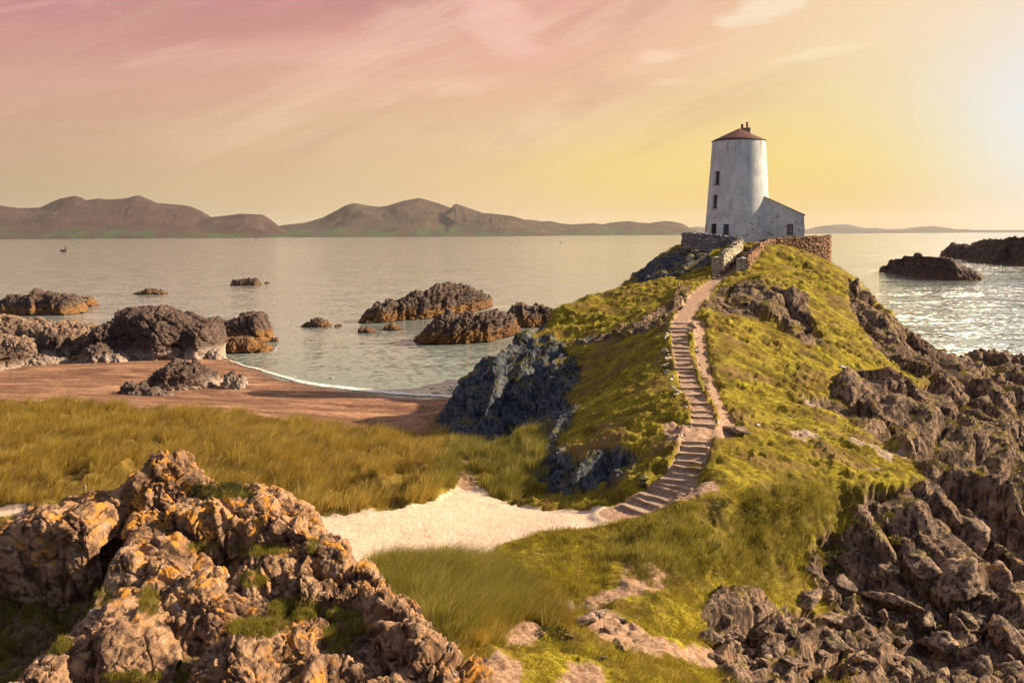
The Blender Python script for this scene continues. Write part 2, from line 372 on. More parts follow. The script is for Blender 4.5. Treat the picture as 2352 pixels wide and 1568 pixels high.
# ------------------------------------------------------------------ the lie of the land (surveyed heights)
CTRL = [  # X, Y on the photograph, metres ahead
 # stairs
 (1440,1180,37.0),(1470,1165,37.2),(1530,1130,37.9),(1570,1090,38.7),(1600,1010,40.9),(1615,990,42.3),(1615,950,44.1),(1595,910,47.0),
 (1578,870,49.9),(1570,820,53.1),(1560,770,56.7),(1562,745,59.2),(1590,700,68.5),(1620,665,76.5),(1655,640,83.0),
 # crest of the hill on the left
 (1560,645,84),(1480,655,84),(1400,674,82),(1330,692,80),(1270,716,76),(1190,784,70),(1130,834,67),(1075,890,65.8),(1040,924,65.2),(1010,972,65),
 (1500,690,76),(1400,710,76),(1300,745,74),(1250,765,71),(1340,770,70),(1420,750,69),(1500,730,68),(1540,700,68),
 (1360,800,66),(1440,778,64),(1510,765,61),(1400,830,61),(1500,850,53),(1450,900,50),(1380,930,50),(1340,850,62),(1310,890,60),(1270,800,68.5),
 # left cliff foot and spur
 (1290,930,59),(1200,1005,59.5),(1130,1028,59.5),(1060,1020,61),(1000,1000,63.2),(975,990,67),
 (1150,900,63.2),(1100,950,62),(1200,850,65.5),(1230,950,60.8),(1060,960,63),
 (1230,1000,53),(1300,980,50),(1400,1000,44.5),(1500,960,45),(1450,960,46),(1240,1040,49),(1190,1055,49.5),
 (1250,1100,44.2),(1290,1060,44.5),(1380,1035,42.3),(1480,1035,41.4),(1530,1000,42.8),(1510,1060,39.8),(1450,1110,38.6),(1390,1112,41.0),(1320,1140,41.0),(1250,1150,42.0),
 (1480,1130,38.0),(1420,1150,38.2),
 (1300,1170,38.7),(1400,1172,37.6),(1180,1150,41),(1120,1130,42.5),
 # path hollow
 (1000,1250,34.9),(850,1300,32.6),(1100,1170,39.3),(1080,1100,44.5),(1060,1055,47.5),(900,1200,37.2),(1200,1220,36),(1300,1200,36.5),(1150,1255,34.3),
 (750,1240,35.2),(600,1250,34.5),(300,1230,34.8),(60,1175,38.2),(0,1178,38.4),
 # dunes on the left
 (1100,1060,47.8),(1050,1035,53),(1000,1010,59),(900,990,61.5),(800,978,62),(600,962,62),(400,944,62.5),(200,932,63),(0,924,63.5),(-300,915,64),
 (900,1020,54),(700,1020,51),(500,1020,50.5),(300,1000,51.5),(100,985,53),
 (950,1080,47),(800,1080,45),(600,1080,44),(400,1075,44),(200,1065,44.5),(0,1060,44.5),(1000,1120,43),(900,1150,40),(750,1180,38.2),(500,1170,38.6),(200,1140,39.5),(0,1140,39.8),(-400,1060,44),
 # beach just behind the dunes, and the water's edge
 (980,958,80),(940,970,72),(1000,940,78),(930,930,84),(900,960,76),(700,945,76),(500,932,77),(200,915,79),(0,905,80),(-400,890,83),
 (1035,912,91),(850,900,94.5),(700,880,100),(600,850,110),(520,822,121),(300,830,113),(150,838,109),(0,850,104),(-300,850,104),
 (700,910,89),(400,880,95),(100,870,97),
 # right of the stairs
 (1640,900,49.5),(1700,950,46.5),(1650,985,43),(1700,880,51.5),(1800,900,52),(1950,852,60),(1750,800,59),(1850,785,63),(1650,780,57.5),(1640,730,62),(1650,700,68),
 (1700,658,77),(1640,668,74),(1780,680,76),(1850,712,74.5),(1690,735,68.5),(1780,762,66.5),(1888,802,65.5),(1895,745,72),
 (1760,640,80),(1720,610,86),(1780,570,90),(1800,600,88),(1850,640,85),(1905,612,94),(1940,632,91),(1985,662,88),(1920,700,79),(1950,760,73),(2050,722,83),(2010,790,71),
 (2100,768,81),(2150,822,79),(2090,830,70),(2030,850,63.5),(2160,868,73),(2080,880,62),
 # meadow below
 (1950,890,53.5),(1850,930,50.5),(1800,960,48),(1950,950,51),(1700,1010,42.5),(1850,1010,44),(1980,1010,46.5),(1700,1060,39.7),(1850,1060,41),(2000,1070,42.5),(2110,1108,41.2),(1620,1080,38.6),
 (1650,1130,36.2),(1750,1120,37.3),(1850,1112,38.6),(1980,1108,40),(1560,1170,35),(1500,1200,34.7),
 # face falling to the right foreground
 (1600,1220,33.8),(1700,1230,35.2),(1800,1200,36.5),(1900,1220,37.4),(2020,1180,38.2),(2150,1200,38.5),(2300,1180,42),
 (1650,1340,31.3),(1750,1340,34.3),(1850,1350,35.2),(1980,1330,36.8),(2100,1390,36),(2250,1350,38.5),(2400,1300,40),(2400,1400,35.5),(2350,1370,36.5),(2300,1450,34),
 # right cliffs
 (2050,940,58.5),(2150,900,66),(2200,880,71),(2300,920,79),(2100,990,53.5),(2200,980,60),(2300,1020,62),(2350,1100,56),(2450,1000,75),(2180,1080,46.5),(2100,1050,46),(2260,1120,46.5),(2200,830,96),(2300,850,92),(2400,850,96),
 # right foreground
 (1650,1400,29.8),(1640,1480,27.6),(1700,1560,26.4),(1850,1450,31),(2000,1480,31.3),(2150,1560,29.8),(2300,1540,31.5),(2450,1560,31.5),(1950,1568,28.5),
 # near hollow and mound
 (1400,1260,32.8),(1500,1280,31.5),(1450,1340,29),(1550,1400,28.3),(1550,1470,26.3),(1450,1540,23.2),(1400,1440,26),(1350,1380,28.2),(1250,1290,31.5),
 (900,1310,27.5),(1000,1320,28.5),(1120,1340,28.5),(1200,1360,27.8),(1270,1420,25.6),(950,1380,24.5),(1100,1440,23.6),(1200,1480,23.2),(1000,1480,21.5),(1250,1560,21.2),(1130,1568,20.2),
 (850,1330,29.5),(1060,1320,30.3),
 (1250,1500,23),
]
RAW = [  # x, y, z hidden ground: behind the hill, under the sea, under and behind the camera
 (22,101,13.6),(24,97,13.6),(18,95,13.4),(26,104,13.2),(31,100,12.6),(20,107,12),(14,98,12.2),
 (12,112,3),(22,118,2),(35,112,2),(20,130,-3),(40,125,-3),(0,100,-1.5),(5,94,3.5),(3,86,4.2),(0,93,0.2),(-3,88,0.4),(-4.2,70,2.2),(-2.5,74,2.4),(-0.5,79,3.0),(1.5,76,6.0),(-6,72,1.3),(9,97,8),(12,90,10.6),
 (38,100,5),(46,92,1.5),(50,105,-3),(48,84,1.2),(39.5,81,1.3),(38,88,1.2),(36,85,2.0),(40,76,1.8),(60,92,0.5),(62,110,-4),(70,80,0),
 (-8,93,-0.4),(-8,110,-3),(-30,128,-3),(-60,150,-4),(-20,150,-5),(60,150,-5),(0,160,-6),(-90,130,-2),(-90,105,1.5),(-80,80,1.8),(-60,60,4.2),(-60,40,5),
 (-30,28,5),(-20,26,4.6),(-12,24,5.4),(-14,29,4.2),(-8,26.5,5.0),(-4,24,5.6),
 # rocky knoll the camera stands on
 (-6.5,15.5,9.6),(-9.5,15.3,9.0),(-12,16,8.5),(-3.5,15.2,9.4),(-1.5,14,8.9),(-7,12.5,9.1),(-3,12,9.2),(0,11.5,8.8),(1.5,13.5,7.2),(-5,17.6,8.0),(-9,18,7.2),(-1.5,17,7),(2,16.5,5.8),
 (-16,16,7.4),(-12,11,9.3),(-6,8,10),(0,7,10.5),(-3,3,12.6),(0,0,13.3),(4,8,8.5),(4,12,6.2),(8,10,5.4),(10,16,4.8),(8,4,9),(14,10,4),(20,14,3),(20,24,3),
 (26,24,2.2),(30,14,1.5),(30,30,1.2),(40,30,0.8),(42,38,0.8),(45,45,0.5),(40,20,-1),(60,60,-2),(60,30,-4),(-10,0,11),(-30,10,6),(0,-10,12),(30,-5,0),(-50,10,4),
]
_c = [at(X, Y, D) for X, Y, D in CTRL] + [Vector(p) for p in RAW]
_cx = np.array([(p.x, p.y) for p in _c]); _cz = np.array([p.z for p in _c])
def _phi(d2): return np.sqrt(d2 + 1.0)
def _fit():
    n = len(_cx)
    d2 = ((_cx[:, None] - _cx[None]) ** 2).sum(-1)
    A = np.zeros((n + 3, n + 3)); A[:n, :n] = -_phi(d2) + np.eye(n) * 0.12 * -1.0
    A[:n, :n] = -_phi(d2); A[range(n), range(n)] += 0.10
    A[:n, n] = 1; A[:n, n + 1:] = _cx / 50; A[n, :n] = 1; A[n + 1:, :n] = _cx.T / 50
    return np.linalg.solve(A, np.concatenate([_cz, [0, 0, 0]]))
_w = _fit()
GX0, GY0, GS = -125.0, -8.0, 0.5
GNX, GNY = 460, 360
_gx = GX0 + np.arange(GNX) * GS; _gy = GY0 + np.arange(GNY) * GS
HG = np.zeros((GNY, GNX))
for j in range(GNY):
    P = np.stack([_gx, np.full(GNX, _gy[j])], 1)
    d2 = ((P[:, None] - _cx[None]) ** 2).sum(-1)
    HG[j] = -_phi(d2) @ _w[:-3] + _w[-3] + P @ _w[-2:] / 50
def grid_sample(G, x, y):
    fx = np.clip((x - GX0) / GS, 0, GNX - 1.001); fy = np.clip((y - GY0) / GS, 0, GNY - 1.001)
    i = fx.astype(int); j = fy.astype(int); u = fx - i; v = fy - j
    return (G[j, i] * (1 - u) + G[j, i + 1] * u) * (1 - v) + (G[j + 1, i] * (1 - u) + G[j + 1, i + 1] * u) * v
def base_h(x, y):
    return grid_sample(HG, np.asarray(x, float), np.asarray(y, float))

def hit(X, Y, dmin=9.0, dmax=135.0, H=None):
    """where the sight line through (X, Y) meets the ground"""
    D = np.arange(dmin, dmax, 0.1)
    p0 = at(X, Y, 1.0)
    x = p0.x * D; z = CAM_Z + (p0.z - CAM_Z) * D
    g = (H or base_h)(x, D)
    k = np.nonzero(z < g)[0]
    k = k[0] if len(k) else len(D) - 1
    return float(x[k]), float(D[k])

def hit_poly(pts, dmin=9.0): return np.array([hit(X, Y, dmin) for X, Y in pts])
def seg_dist(P, line):
    """distance of points to a polyline and the parameter (index + t) of the foot"""
    best = np.full(len(P), 1e9); par = np.zeros(len(P))
    for i in range(len(line) - 1):
        a, b = line[i], line[i + 1]; ab = b - a
        t = np.clip(((P - a) @ ab) / (ab @ ab + 1e-9), 0, 1)
        d = np.linalg.norm(P - (a + t[:, None] * ab), axis=1)
        m = d < best; best = np.where(m, d, best); par = np.where(m, i + t, par)
    return best, par
def in_poly(P, poly):
    x, y = P[:, 0], P[:, 1]; r = np.zeros(len(P), bool); n = len(poly)
    for i in range(n):
        x0, y0 = poly[i]; x1, y1 = poly[(i + 1) % n]
        if y0 == y1: continue
        c = ((y0 > y) != (y1 > y)) & (x < (x1 - x0) * (y - y0) / (y1 - y0) + x0)
        r ^= c
    return r
def poly_mask(P, poly, soft):
    """1 inside, 0 outside, a soft edge of the given width"""
    m = np.zeros(len(P)); lo = poly.min(0) - soft; hi = poly.max(0) + soft
    k = np.nonzero((P[:, 0] > lo[0]) & (P[:, 0] < hi[0]) & (P[:, 1] > lo[1]) & (P[:, 1] < hi[1]))[0]
    if not len(k): return m
    Q = P[k]; ins = in_poly(Q, poly); d, _ = seg_dist(Q, np.vstack([poly, poly[:1]]))
    sd = np.where(ins, d, -d)
    m[k] = smooth01(sd, -soft, soft)
    return m

# ---- stairs and path lines
STAIR = [(1440,1178,37.0),(1475,1163,37.3),(1530,1130,37.9),(1555,1105,38.4),(1575,1080,38.9),(1590,1045,39.8),(1600,1010,40.9),(1612,990,42.2),(1615,960,43.7),(1608,930,45.5),(1593,905,47.3),
         (1580,875,49.6),(1573,845,51.5),(1568,820,53.1),(1562,790,55.2),(1560,765,57.1),(1564,742,59.5),(1580,715,64.6),(1592,697,69),(1612,672,75),(1640,650,80.5),(1668,632,85),(1690,612,88),(1706,590,90.5)]
stair3 = [at(*p) for p in STAIR]
STW = [1.1,1.05,0.95,0.85,0.72,0.68,0.66,0.62,0.55,0.5,0.47,0.48,0.48,0.48,0.48,0.52,0.6,0.65,0.7,0.75,0.7,0.6,0.5,0.5]   # half widths
stair2 = np.array([(p.x, p.y) for p in stair3]); stairz = np.array([p.z for p in stair3]); stairw = np.array(STW)
TRAIL = [(1605,735),(1607,770),(1612,810),(1618,850),(1633,885),(1645,915),(1660,945),(1672,965),(1668,985),(1640,1003)]
trail2 = hit_poly(TRAIL)
# ---- zones (outlines on the ground)
Z_ROCK = {
 'cliff': [(1185,790),(1130,822),(1078,876),(1042,912),(1015,962),(985,1000),(1040,1018),(1095,1030),(1180,1008),(1220,985),(1262,940),(1298,880),(1318,840),(1296,790),(1250,780)],
 'spur': [(1195,1005),(1205,1060),(1240,1115),(1290,1140),(1340,1138),(1390,1105),(1420,1118),(1455,1090),(1460,1042),(1400,1030),(1330,1060),(1290,1040)],
 'spur2': [(1182,1035),(1200,1000),(1248,938),(1305,905),(1335,945),(1300,1000),(1268,1045),(1225,1060)],
 'outcrop': [(1614,705),(1622,680),(1640,664),(1700,658),(1760,667),(1840,702),(1885,770),(1888,803),(1840,790),(1795,765),(1780,740),(1740,735),(1700,735),(1650,722)],
 'skyline': [(1950,640),(1990,672),(2050,726),(2160,835),(2160,868),(2090,870),(2040,830),(2000,790),(1975,740),(1950,700)],
 'right': [(1850,925),(1905,902),(1960,865),(2000,858),(2060,862),(2100,885),(2200,866),(2420,880),(2450,1500),(2300,1480),(2150,1480),(1900,1400),(1860,1340),(1880,1250),(1950,1200),(2000,1130),(2130,1118),(2085,1060),(2010,1010),(1930,962)],
 'front': [(1610,1375),(1700,1352),(1850,1395),(2150,1470),(2420,1440),(2450,1600),(1700,1600),(1625,1480)],
 'scarp': [(1330,795),(1395,766),(1480,745),(1535,705),(1560,668),(1590,655),(1578,700),(1540,735),(1480,768),(1400,785)],
}
Z_ROCK = {k: hit_poly(v) for k, v in Z_ROCK.items()}
CLIFF = np.array([(-6.6, 62), (-5.8, 70), (-3.8, 74), (0.2, 74), (0.9, 70.5), (2.2, 68.6), (4.4, 66), (4.2, 60), (1.8, 57.8), (-2.5, 58.5)])
RSIDE = np.array([(19.5, 21), (60, 12), (75, 58), (34, 64), (26, 46), (21, 34)])
SHORE = np.array([(30.6, 77), (32.5, 66), (60, 58), (70, 100), (36, 104), (33.2, 86)])
KNOLL = np.array([(11.0, 86.0), (12.0, 98.0), (16, 101), (19.2, 95), (17.8, 87.5), (14.5, 85.6)])
FGROCK = np.array([(-14, 9), (-14, 16.8), (-9, 17.6), (-5, 17.4), (-2.4, 16.8), (-0.6, 15.2), (1.2, 13.2), (3.5, 9), (3, 3), (-10, 3)])
Z_PATH = hit_poly([(560,1262),(600,1200),(715,1189),(800,1184),(900,1175),(1000,1150),(1042,1126),(1052,1108),(1080,1104),(1122,1135),(1170,1160),(1250,1172),(1330,1175),(1400,1166),(1450,1160),(1500,1172),(1480,1186),(1400,1206),(1250,1226),(1150,1252),(1112,1290),(1100,1312),(1060,1320),(1000,1304),(900,1300),(850,1310),(780,1330),(700,1330)], 18)
Z_PATH2 = hit_poly([(-200,1168),(60,1163),(80,1175),(60,1186),(-200,1192)], 18)
Z_SANDY = [hit_poly(v, 18) for v in ([(1046,1120),(1050,1085),(1055,1060),(1078,1062),(1086,1090),(1095,1118),(1075,1130)],[(1330,1430),(1380,1408),(1480,1455),(1560,1490),(1640,1500),(1680,1520),(1640,1540),(1480,1500),(1380,1475)],
                                 [(1160,1445),(1230,1430),(1255,1450),(1220,1480),(1160,1490)],
                                 [(1110,1530),(1140,1510),(1190,1530),(1200,1580),(1140,1600)],
                                 [(1440,1290),(1520,1320),(1540,1345),(1480,1370),(1380,1400),(1330,1385),(1420,1350)],
                                 [(1300,1520),(1380,1540),(1400,1580),(1280,1590)])]
Z_DIRT = [hit_poly(v, 25) for v in ([(1480,1150),(1560,1115),(1640,1105),(1650,1130),(1560,1160),(1500,1180)],
                                [(1520,985),(1580,985),(1600,1005),(1570,1030),(1530,1020)],
                                [(1625,985),(1680,975),(1690,1000),(1640,1015)])]
DUNE = np.vstack([hit_poly([(-500,1185),(60,1187),(300,1215),(600,1215),(715,1189),(800,1184),(900,1175),(1000,1150),(1040,1122),(1046,1090),(1045,1060),(1085,1060),(1100,1125),(1160,1150),(1200,1130),(1235,1085),(1240,1030),(1215,1000),(1185,1015),(1100,1035),(1020,1015)], 18), [(-5.5, 64.5), (-12, 65), (-22, 66), (-45, 67), (-70, 66), (-70, 40)]])
MOUND = hit_poly([(845,1330),(870,1308),(950,1300),(1040,1308),(1110,1325),(1180,1345),(1260,1390),(1285,1430),(1240,1450),(1180,1440),(1130,1470),(1080,1500),(1040,1500),(980,1440),(900,1400)], 19)
BUSH = hit_poly([(1420,1240),(1500,1215),(1600,1175),(1700,1165),(1800,1130),(1980,1120),(2010,1150),(1940,1200),(1860,1260),(1800,1330),(1700,1345),(1560,1345),(1470,1330),(1400,1290)], 18)

def step_profile(s):  # ground under the stairs
    return s

def terrain_h(x, y):
    """height field with paths cut in, before the small relief; returns h and masks"""
    P = np.stack([x, y], 1)
    h = base_h(x, y)
    m = {}
    near = (x > 2) & (x < 24) & (y > 33) & (y < 94)
    sd = np.full(len(x), 99.0); par = np.zeros(len(x))
    if near.any():
        d, q = seg_dist(P[near], stair2); sd[near] = d; par[near] = q
    w = np.interp(par, np.arange(len(stairw)), stairw); zz = np.interp(par, np.arange(len(stairz)), stairz)
    k = 1 - smooth01(sd, w, w + 0.55)
    flight = ((par > 0.3) & (par < 6.1)) | ((par > 7.4) & (par < 16.3))
    h = h * (1 - k) + (zz - 0.04 - 0.03 * flight) * k
    m['stair'] = 1 - smooth01(sd, w - 0.12, w + 0.08)
    td = np.full(len(x), 99.0)
    if near.any(): td[near] = seg_dist(P[near], trail2)[0]
    m['trail'] = 1 - smooth01(td, 0.24, 0.42)
    h = h - 0.16 * (1 - smooth01(td, 0.3, 0.7))
    # flat floor where the tower stands
    r = np.hypot(x - 23.2, y - 101.5)
    h = np.where(r < 12, np.maximum(h, 0) * smooth01(r, 6.0, 9.0) + 13.55 * (1 - smooth01(r, 6.0, 9.0)), h)
    m['rock'] = np.zeros(len(x))
    for n, pl in Z_ROCK.items():
        m['rock'] = np.maximum(m['rock'], poly_mask(P, pl, 0.7 if n not in ('scarp', 'spur2') else 0.4))
    m['rock'] = np.maximum(m['rock'], poly_mask(P, KNOLL, 1.0))
    m['rock'] = np.maximum(m['rock'], poly_mask(P, CLIFF, 0.6))
    m['rock'] = np.maximum(m['rock'], poly_mask(P, SHORE, 0.8))
    m['rock'] = np.maximum(m['rock'], poly_mask(P, RSIDE, 0.8))
    m['fg'] = poly_mask(P, FGROCK, 0.8)
    m['path'] = np.maximum(poly_mask(P, Z_PATH, 0.35), poly_mask(P, Z_PATH2, 0.4))
    m['sandy'] = np.zeros(len(x))
    for pl in Z_SANDY: m['sandy'] = np.maximum(m['sandy'], poly_mask(P, pl, 0.45))
    m['dirt'] = np.maximum(m['trail'], m['stair'])
    for pl in Z_DIRT: m['dirt'] = np.maximum(m['dirt'], poly_mask(P, pl, 0.4))
    m['dune'] = poly_mask(P, DUNE, 0.6)
    m['mound'] = poly_mask(P, MOUND, 0.4)
    m['bush'] = poly_mask(P, BUSH, 0.6)
    bx = np.interp(y, [55, 62, 66, 72, 80, 95, 140], [-9, -5.5, -5.2, -6.2, -4.2, -2.0, 0])   # foot of the cliff
    h = h - 0.62 * m['dune'] * smooth01(y, 45, 60) * (1 - smooth01(x, -6, -2))
    m['beach'] = smooth01(y, 63.2, 64.2) * (1 - smooth01(x, bx - 0.6, bx + 0.6)) * (1 - m['dune'])
    return h, m

# ---- polar mesh of the land around the viewpoint
AZ0, AZ1, NAZ = R(-40), R(40), 1150
D0, D1, ND = 7.0, 150.0, 1300
az = np.linspace(AZ0, AZ1, NAZ)
# rows: equal steps in sight-line angle close by, never coarser than 0.16 m further out
_d = [D0]
while _d[-1] < D1:
    _d.append(_d[-1] + min(max(_d[-1] * 0.0030, 0.03), 0.16 if _d[-1] < 100 else 0.5))
dist = np.array(_d); ND = len(dist)
A, DD = np.meshgrid(az, dist)
X0 = (np.tan(A) * DD).ravel(); Y0 = DD.ravel()
H0, MK = terrain_h(X0, Y0)
shape = (ND, NAZ)
def normals(X, Y, Z):
    X, Y, Z = [a.reshape(shape) for a in (X, Y, Z)]
    P = np.stack([X, Y, Z], -1)
    du = np.gradient(P, axis=1); dv = np.gradient(P, axis=0)
    n = np.cross(du, dv).reshape(-1, 3)
    return n / (np.linalg.norm(n, axis=1)[:, None] + 1e-9)
P0 = np.stack([X0, Y0, H0], 1)
n0 = normals(X0, Y0, H0)
slope = 1 - n0[:, 2]
# ragged zone edges
e1 = fbm(P0 * 0.9, 3, 3); e2 = fbm(P0 * 3.1, 3, 13)
rock = MK['rock']
steep = smooth01(slope, 0.26, 0.44) * (1 - MK['beach']) * (1 - MK['dune']) * (1 - MK['path']) * (Y0 > 20) * (1 - MK['mound']) * (1 - 0.9 * MK['bush'])
rock = np.clip(np.maximum(rock, steep * 0.8), 0, 1)
rock = smooth01(rock + 0.35 * e1 + 0.15 * e2, 0.42, 0.62) * (rock > 0.02)
fgm = smooth01(MK['fg'] + 0.2 * e1, 0.4, 0.6)
keep = (1 - MK['stair']) * (1 - MK['trail'])
rock = rock * keep * (1 - MK['path']) * (1 - MK['beach'])
soft = (1 - rock) * (1 - fgm) * keep
# turf: small wind combed tussocks; dunes: big soft hummocks
relief = np.zeros(len(X0))
q = P0.copy(); q[:, 2] *= 0.3
turf = soft * (1 - MK['path']) * (1 - MK['beach']) * (1 - MK['dune']) * (1 - MK['mound'])
qs = q @ np.array([[0.9, -0.45, 0], [0.45, 0.9, 0], [0, 0, 1]]).T
lump = fbm(qs * np.array([0.55, 1.0, 1]), 3, 21)
tus = np.abs(fbm(qs * np.array([1.3, 2.6, 1]), 3, 27))
patch = smooth01(fbm(q * 0.22, 2, 51), -0.35, 0.35)
turf = turf * (0.35 + 0.65 * smooth01(Y0, 32, 44))
relief += turf * (0.22 * lump + (0.06 + 0.14 * patch) * (tus - 0.25))
f1, f2 = worley(qs * np.array([0.9, 1.7, 1.0]), 61)
relief += turf * (0.04 + 0.09 * patch) * (0.35 - f1 * f1)
f1, f2 = worley(qs * np.array([2.0, 3.4, 2.0]), 63)
relief += turf * (0.03 + 0.06 * patch) * (0.35 - f1 * f1)
rp_ = 1 - 2 * np.abs(fbm(q * np.array([0.45, 1.9, 1.5]) + 0.4 * e1[:, None], 3, 65))
relief += turf * (0.10 + 0.15 * patch) * rp_
relief += turf * 0.05 * (1 - 2 * np.abs(fbm(q * np.array([1.6, 5.0, 3.0]), 2, 67)))
dn = MK['dune'] * keep * (1 - MK['path'])
relief += dn * (0.60 * fbm(q * 0.32, 3, 71) + 0.30 * fbm(q * 1.0, 3, 75))
relief += MK['mound'] * 0.25 * fbm(q * 0.6, 3, 81)
relief += MK['bush'] * soft * (1 - MK['sandy']) * smooth01(Y0, 29, 32.5) * (0.55 * fbm(q * 0.5, 3, 85) + 0.28 * np.abs(fbm(q * 1.5, 3, 88)))
relief += (1 - smooth01(Y0, 32, 42)) * soft * (1 - MK['path']) * (Y0 > 18) * 0.16 * fbm(q * 0.9, 3, 89)
relief += MK['path'] * (0.03 * fbm(q * 0.8, 3, 91) + 0.012 * fbm(q * 5, 2, 93))
relief += MK['beach'] * (0.05 * fbm(q * 0.25, 3, 95) + 0.012 * fbm(q * 3, 2, 97))
relief += MK['dirt'] * 0.03 * fbm(q * 4, 2, 99)
# rock relief pushed out along the surface normal
disp = np.zeros(len(X0))
k = np.nonzero(rock > 0.01)[0]
rp = P0[k]
rel = np.zeros(len(k))
a1 = 0.75 * ribs(rp, 2.6, 105, (0.8, -0.6, 0.05), (0.22, 0.1, -1.0), 4.5) + slabs(rp, 2.2, 101, (0.8, -0.6, 0.05), (0.22, 0.1, -1.0), 3.5, 0.3) * 0.42
a2 = (1 - 0.45 * smooth01(rp[:, 1], 56, 63)) * 0.95 * ribs(rp, 2.9, 125, (0.62, -0.45, 0.65), (0.62, -0.25, -0.72), 9.0) + slabs(rp, 2.6, 121, (0.62, -0.45, 0.65), (0.62, -0.25, -0.72), 5.0, 0.26) * 0.55 + 0.5 * (ridged(rp / 5.5 * np.array([1, 0.6, 0.6]), 2, 127) - 0.7)
mixk = smooth01(rp[:, 0], 12, 15)
rel = a1 * (1 - mixk) + a2 * mixk + 0.04 * ridged(rp * 3.0, 3, 141)
low = smooth01(rp[:, 0], 17, 22)             # the big right-hand cliffs are rougher
disp[k] = rel * rock[k] * (0.85 + 0.55 * low)
k = np.nonzero(fgm > 0.01)[0]
rp = P0[k]
disp[k] += fgm[k] * (slabs(rp, 1.2, 151, (0.75, -0.5, 0.35), (0.15, 0.4, -0.9)) * 0.22 + 0.03 * ridged(rp * 5, 3, 161))
n1 = n0.copy(); n1[:, 2] = np.maximum(n1[:, 2], 0.15)
n1 /= np.linalg.norm(n1, axis=1)[:, None]
PT = P0 + n1 * disp[:, None]
PT[:, 2] += relief
worn = smooth01(fbm(q * np.array([0.30, 0.55, 0.5]) + 3.3, 4, 301), 0.22, 0.50) * turf
scree = smooth01(fbm(q * 0.5 + 9.1, 4, 311), 0.30, 0.42) * poly_mask(np.stack([X0, Y0], 1), hit_poly([(1760,930),(1900,890),(1980,860),(2060,880),(2060,1000),(2120,1090),(2000,1090),(1880,1040),(1780,990)]), 1.0)
relief += scree * soft * 0.16 * (ridged(P0 * np.array([2.2, 2.2, 2.2]), 3, 317) - 0.5)
# keep zone colours as point attributes
zoneA = np.stack([rock, np.clip(MK['path'], 0, 1), MK['beach'], np.clip(np.maximum(MK['dirt'], 0), 0, 1)], 1)
zoneB = np.stack([np.maximum(MK['dune'], MK['mound']), MK['sandy'], fgm, MK['bush']], 1)

zoneC = np.stack([worn, scree * soft, np.zeros_like(worn), np.ones_like(worn)], 1)
# sampled height grid of the finished land, for standing things on it
from mathutils.bvhtree import BVHTree
def zone_of_faces():
    i = np.arange(ND - 1)[:, None] * NAZ + np.arange(NAZ - 1)[None]
    i = i.ravel()
    F = np.stack([i, i + 1, i + NAZ + 1, i + NAZ], 1)
    return F
FALL = zone_of_faces()
# ------------------------------------------------------------------ materials
def new_mat(name):
    m = bpy.data.materials.new(name); m.use_nodes = True
    nt = NT(m.node_tree); nt.n.clear()
    return m, nt
def finish(nt, colr, rough=0.85, normal=None, spec=0.25, trans=None, metallic=0.0, k=0.92):
    if k != 1:
        colr = nt.mix(1.0, colr, (k, k, k, 1), 'MULTIPLY')
        if trans: trans = (trans[0], colr)
    out = nt.new('ShaderNodeOutputMaterial'); b = nt.new('ShaderNodeBsdfPrincipled')
    nt.put(b.inputs['Base Color'], colr); nt.put(b.inputs['Roughness'], rough)
    b.inputs['Specular IOR Level'].default_value = spec
    nt.put(b.inputs['Metallic'], metallic)
    if normal: nt.put(b.inputs['Normal'], normal)
    sh = b.outputs[0]
    if trans:
        t = nt.new('ShaderNodeBsdfTranslucent'); nt.put(t.inputs[0], trans[1])
        mx = nt.new('ShaderNodeMixShader'); nt.put(mx.inputs[0], trans[0])
        nt.l.new(sh, mx.inputs[1]); nt.l.new(t.outputs[0], mx.inputs[2]); sh = mx.outputs[0]
    nt.l.new(sh, out.inputs[0])
    return b
def simple_mat(name, c, rough=0.7, var=0.15, scale=8.0, bump=0.0, spec=0.3, metallic=0.0):
    m, nt = new_mat(name)
    p = nt.new('ShaderNodeTexCoord').outputs['Object']
    n = nt.noise(p, scale, 5, 0.6)
    c2 = nt.mix(nt.math('MULTIPLY', n, 1.0), tuple(v * (1 - var) for v in c[:3]) + (1,), tuple(min(1, v * (1 + var)) for v in c[:3]) + (1,))
    finish(nt, c2, rough, nt.bump(n, bump) if bump else None, spec, metallic=metallic)
    return m

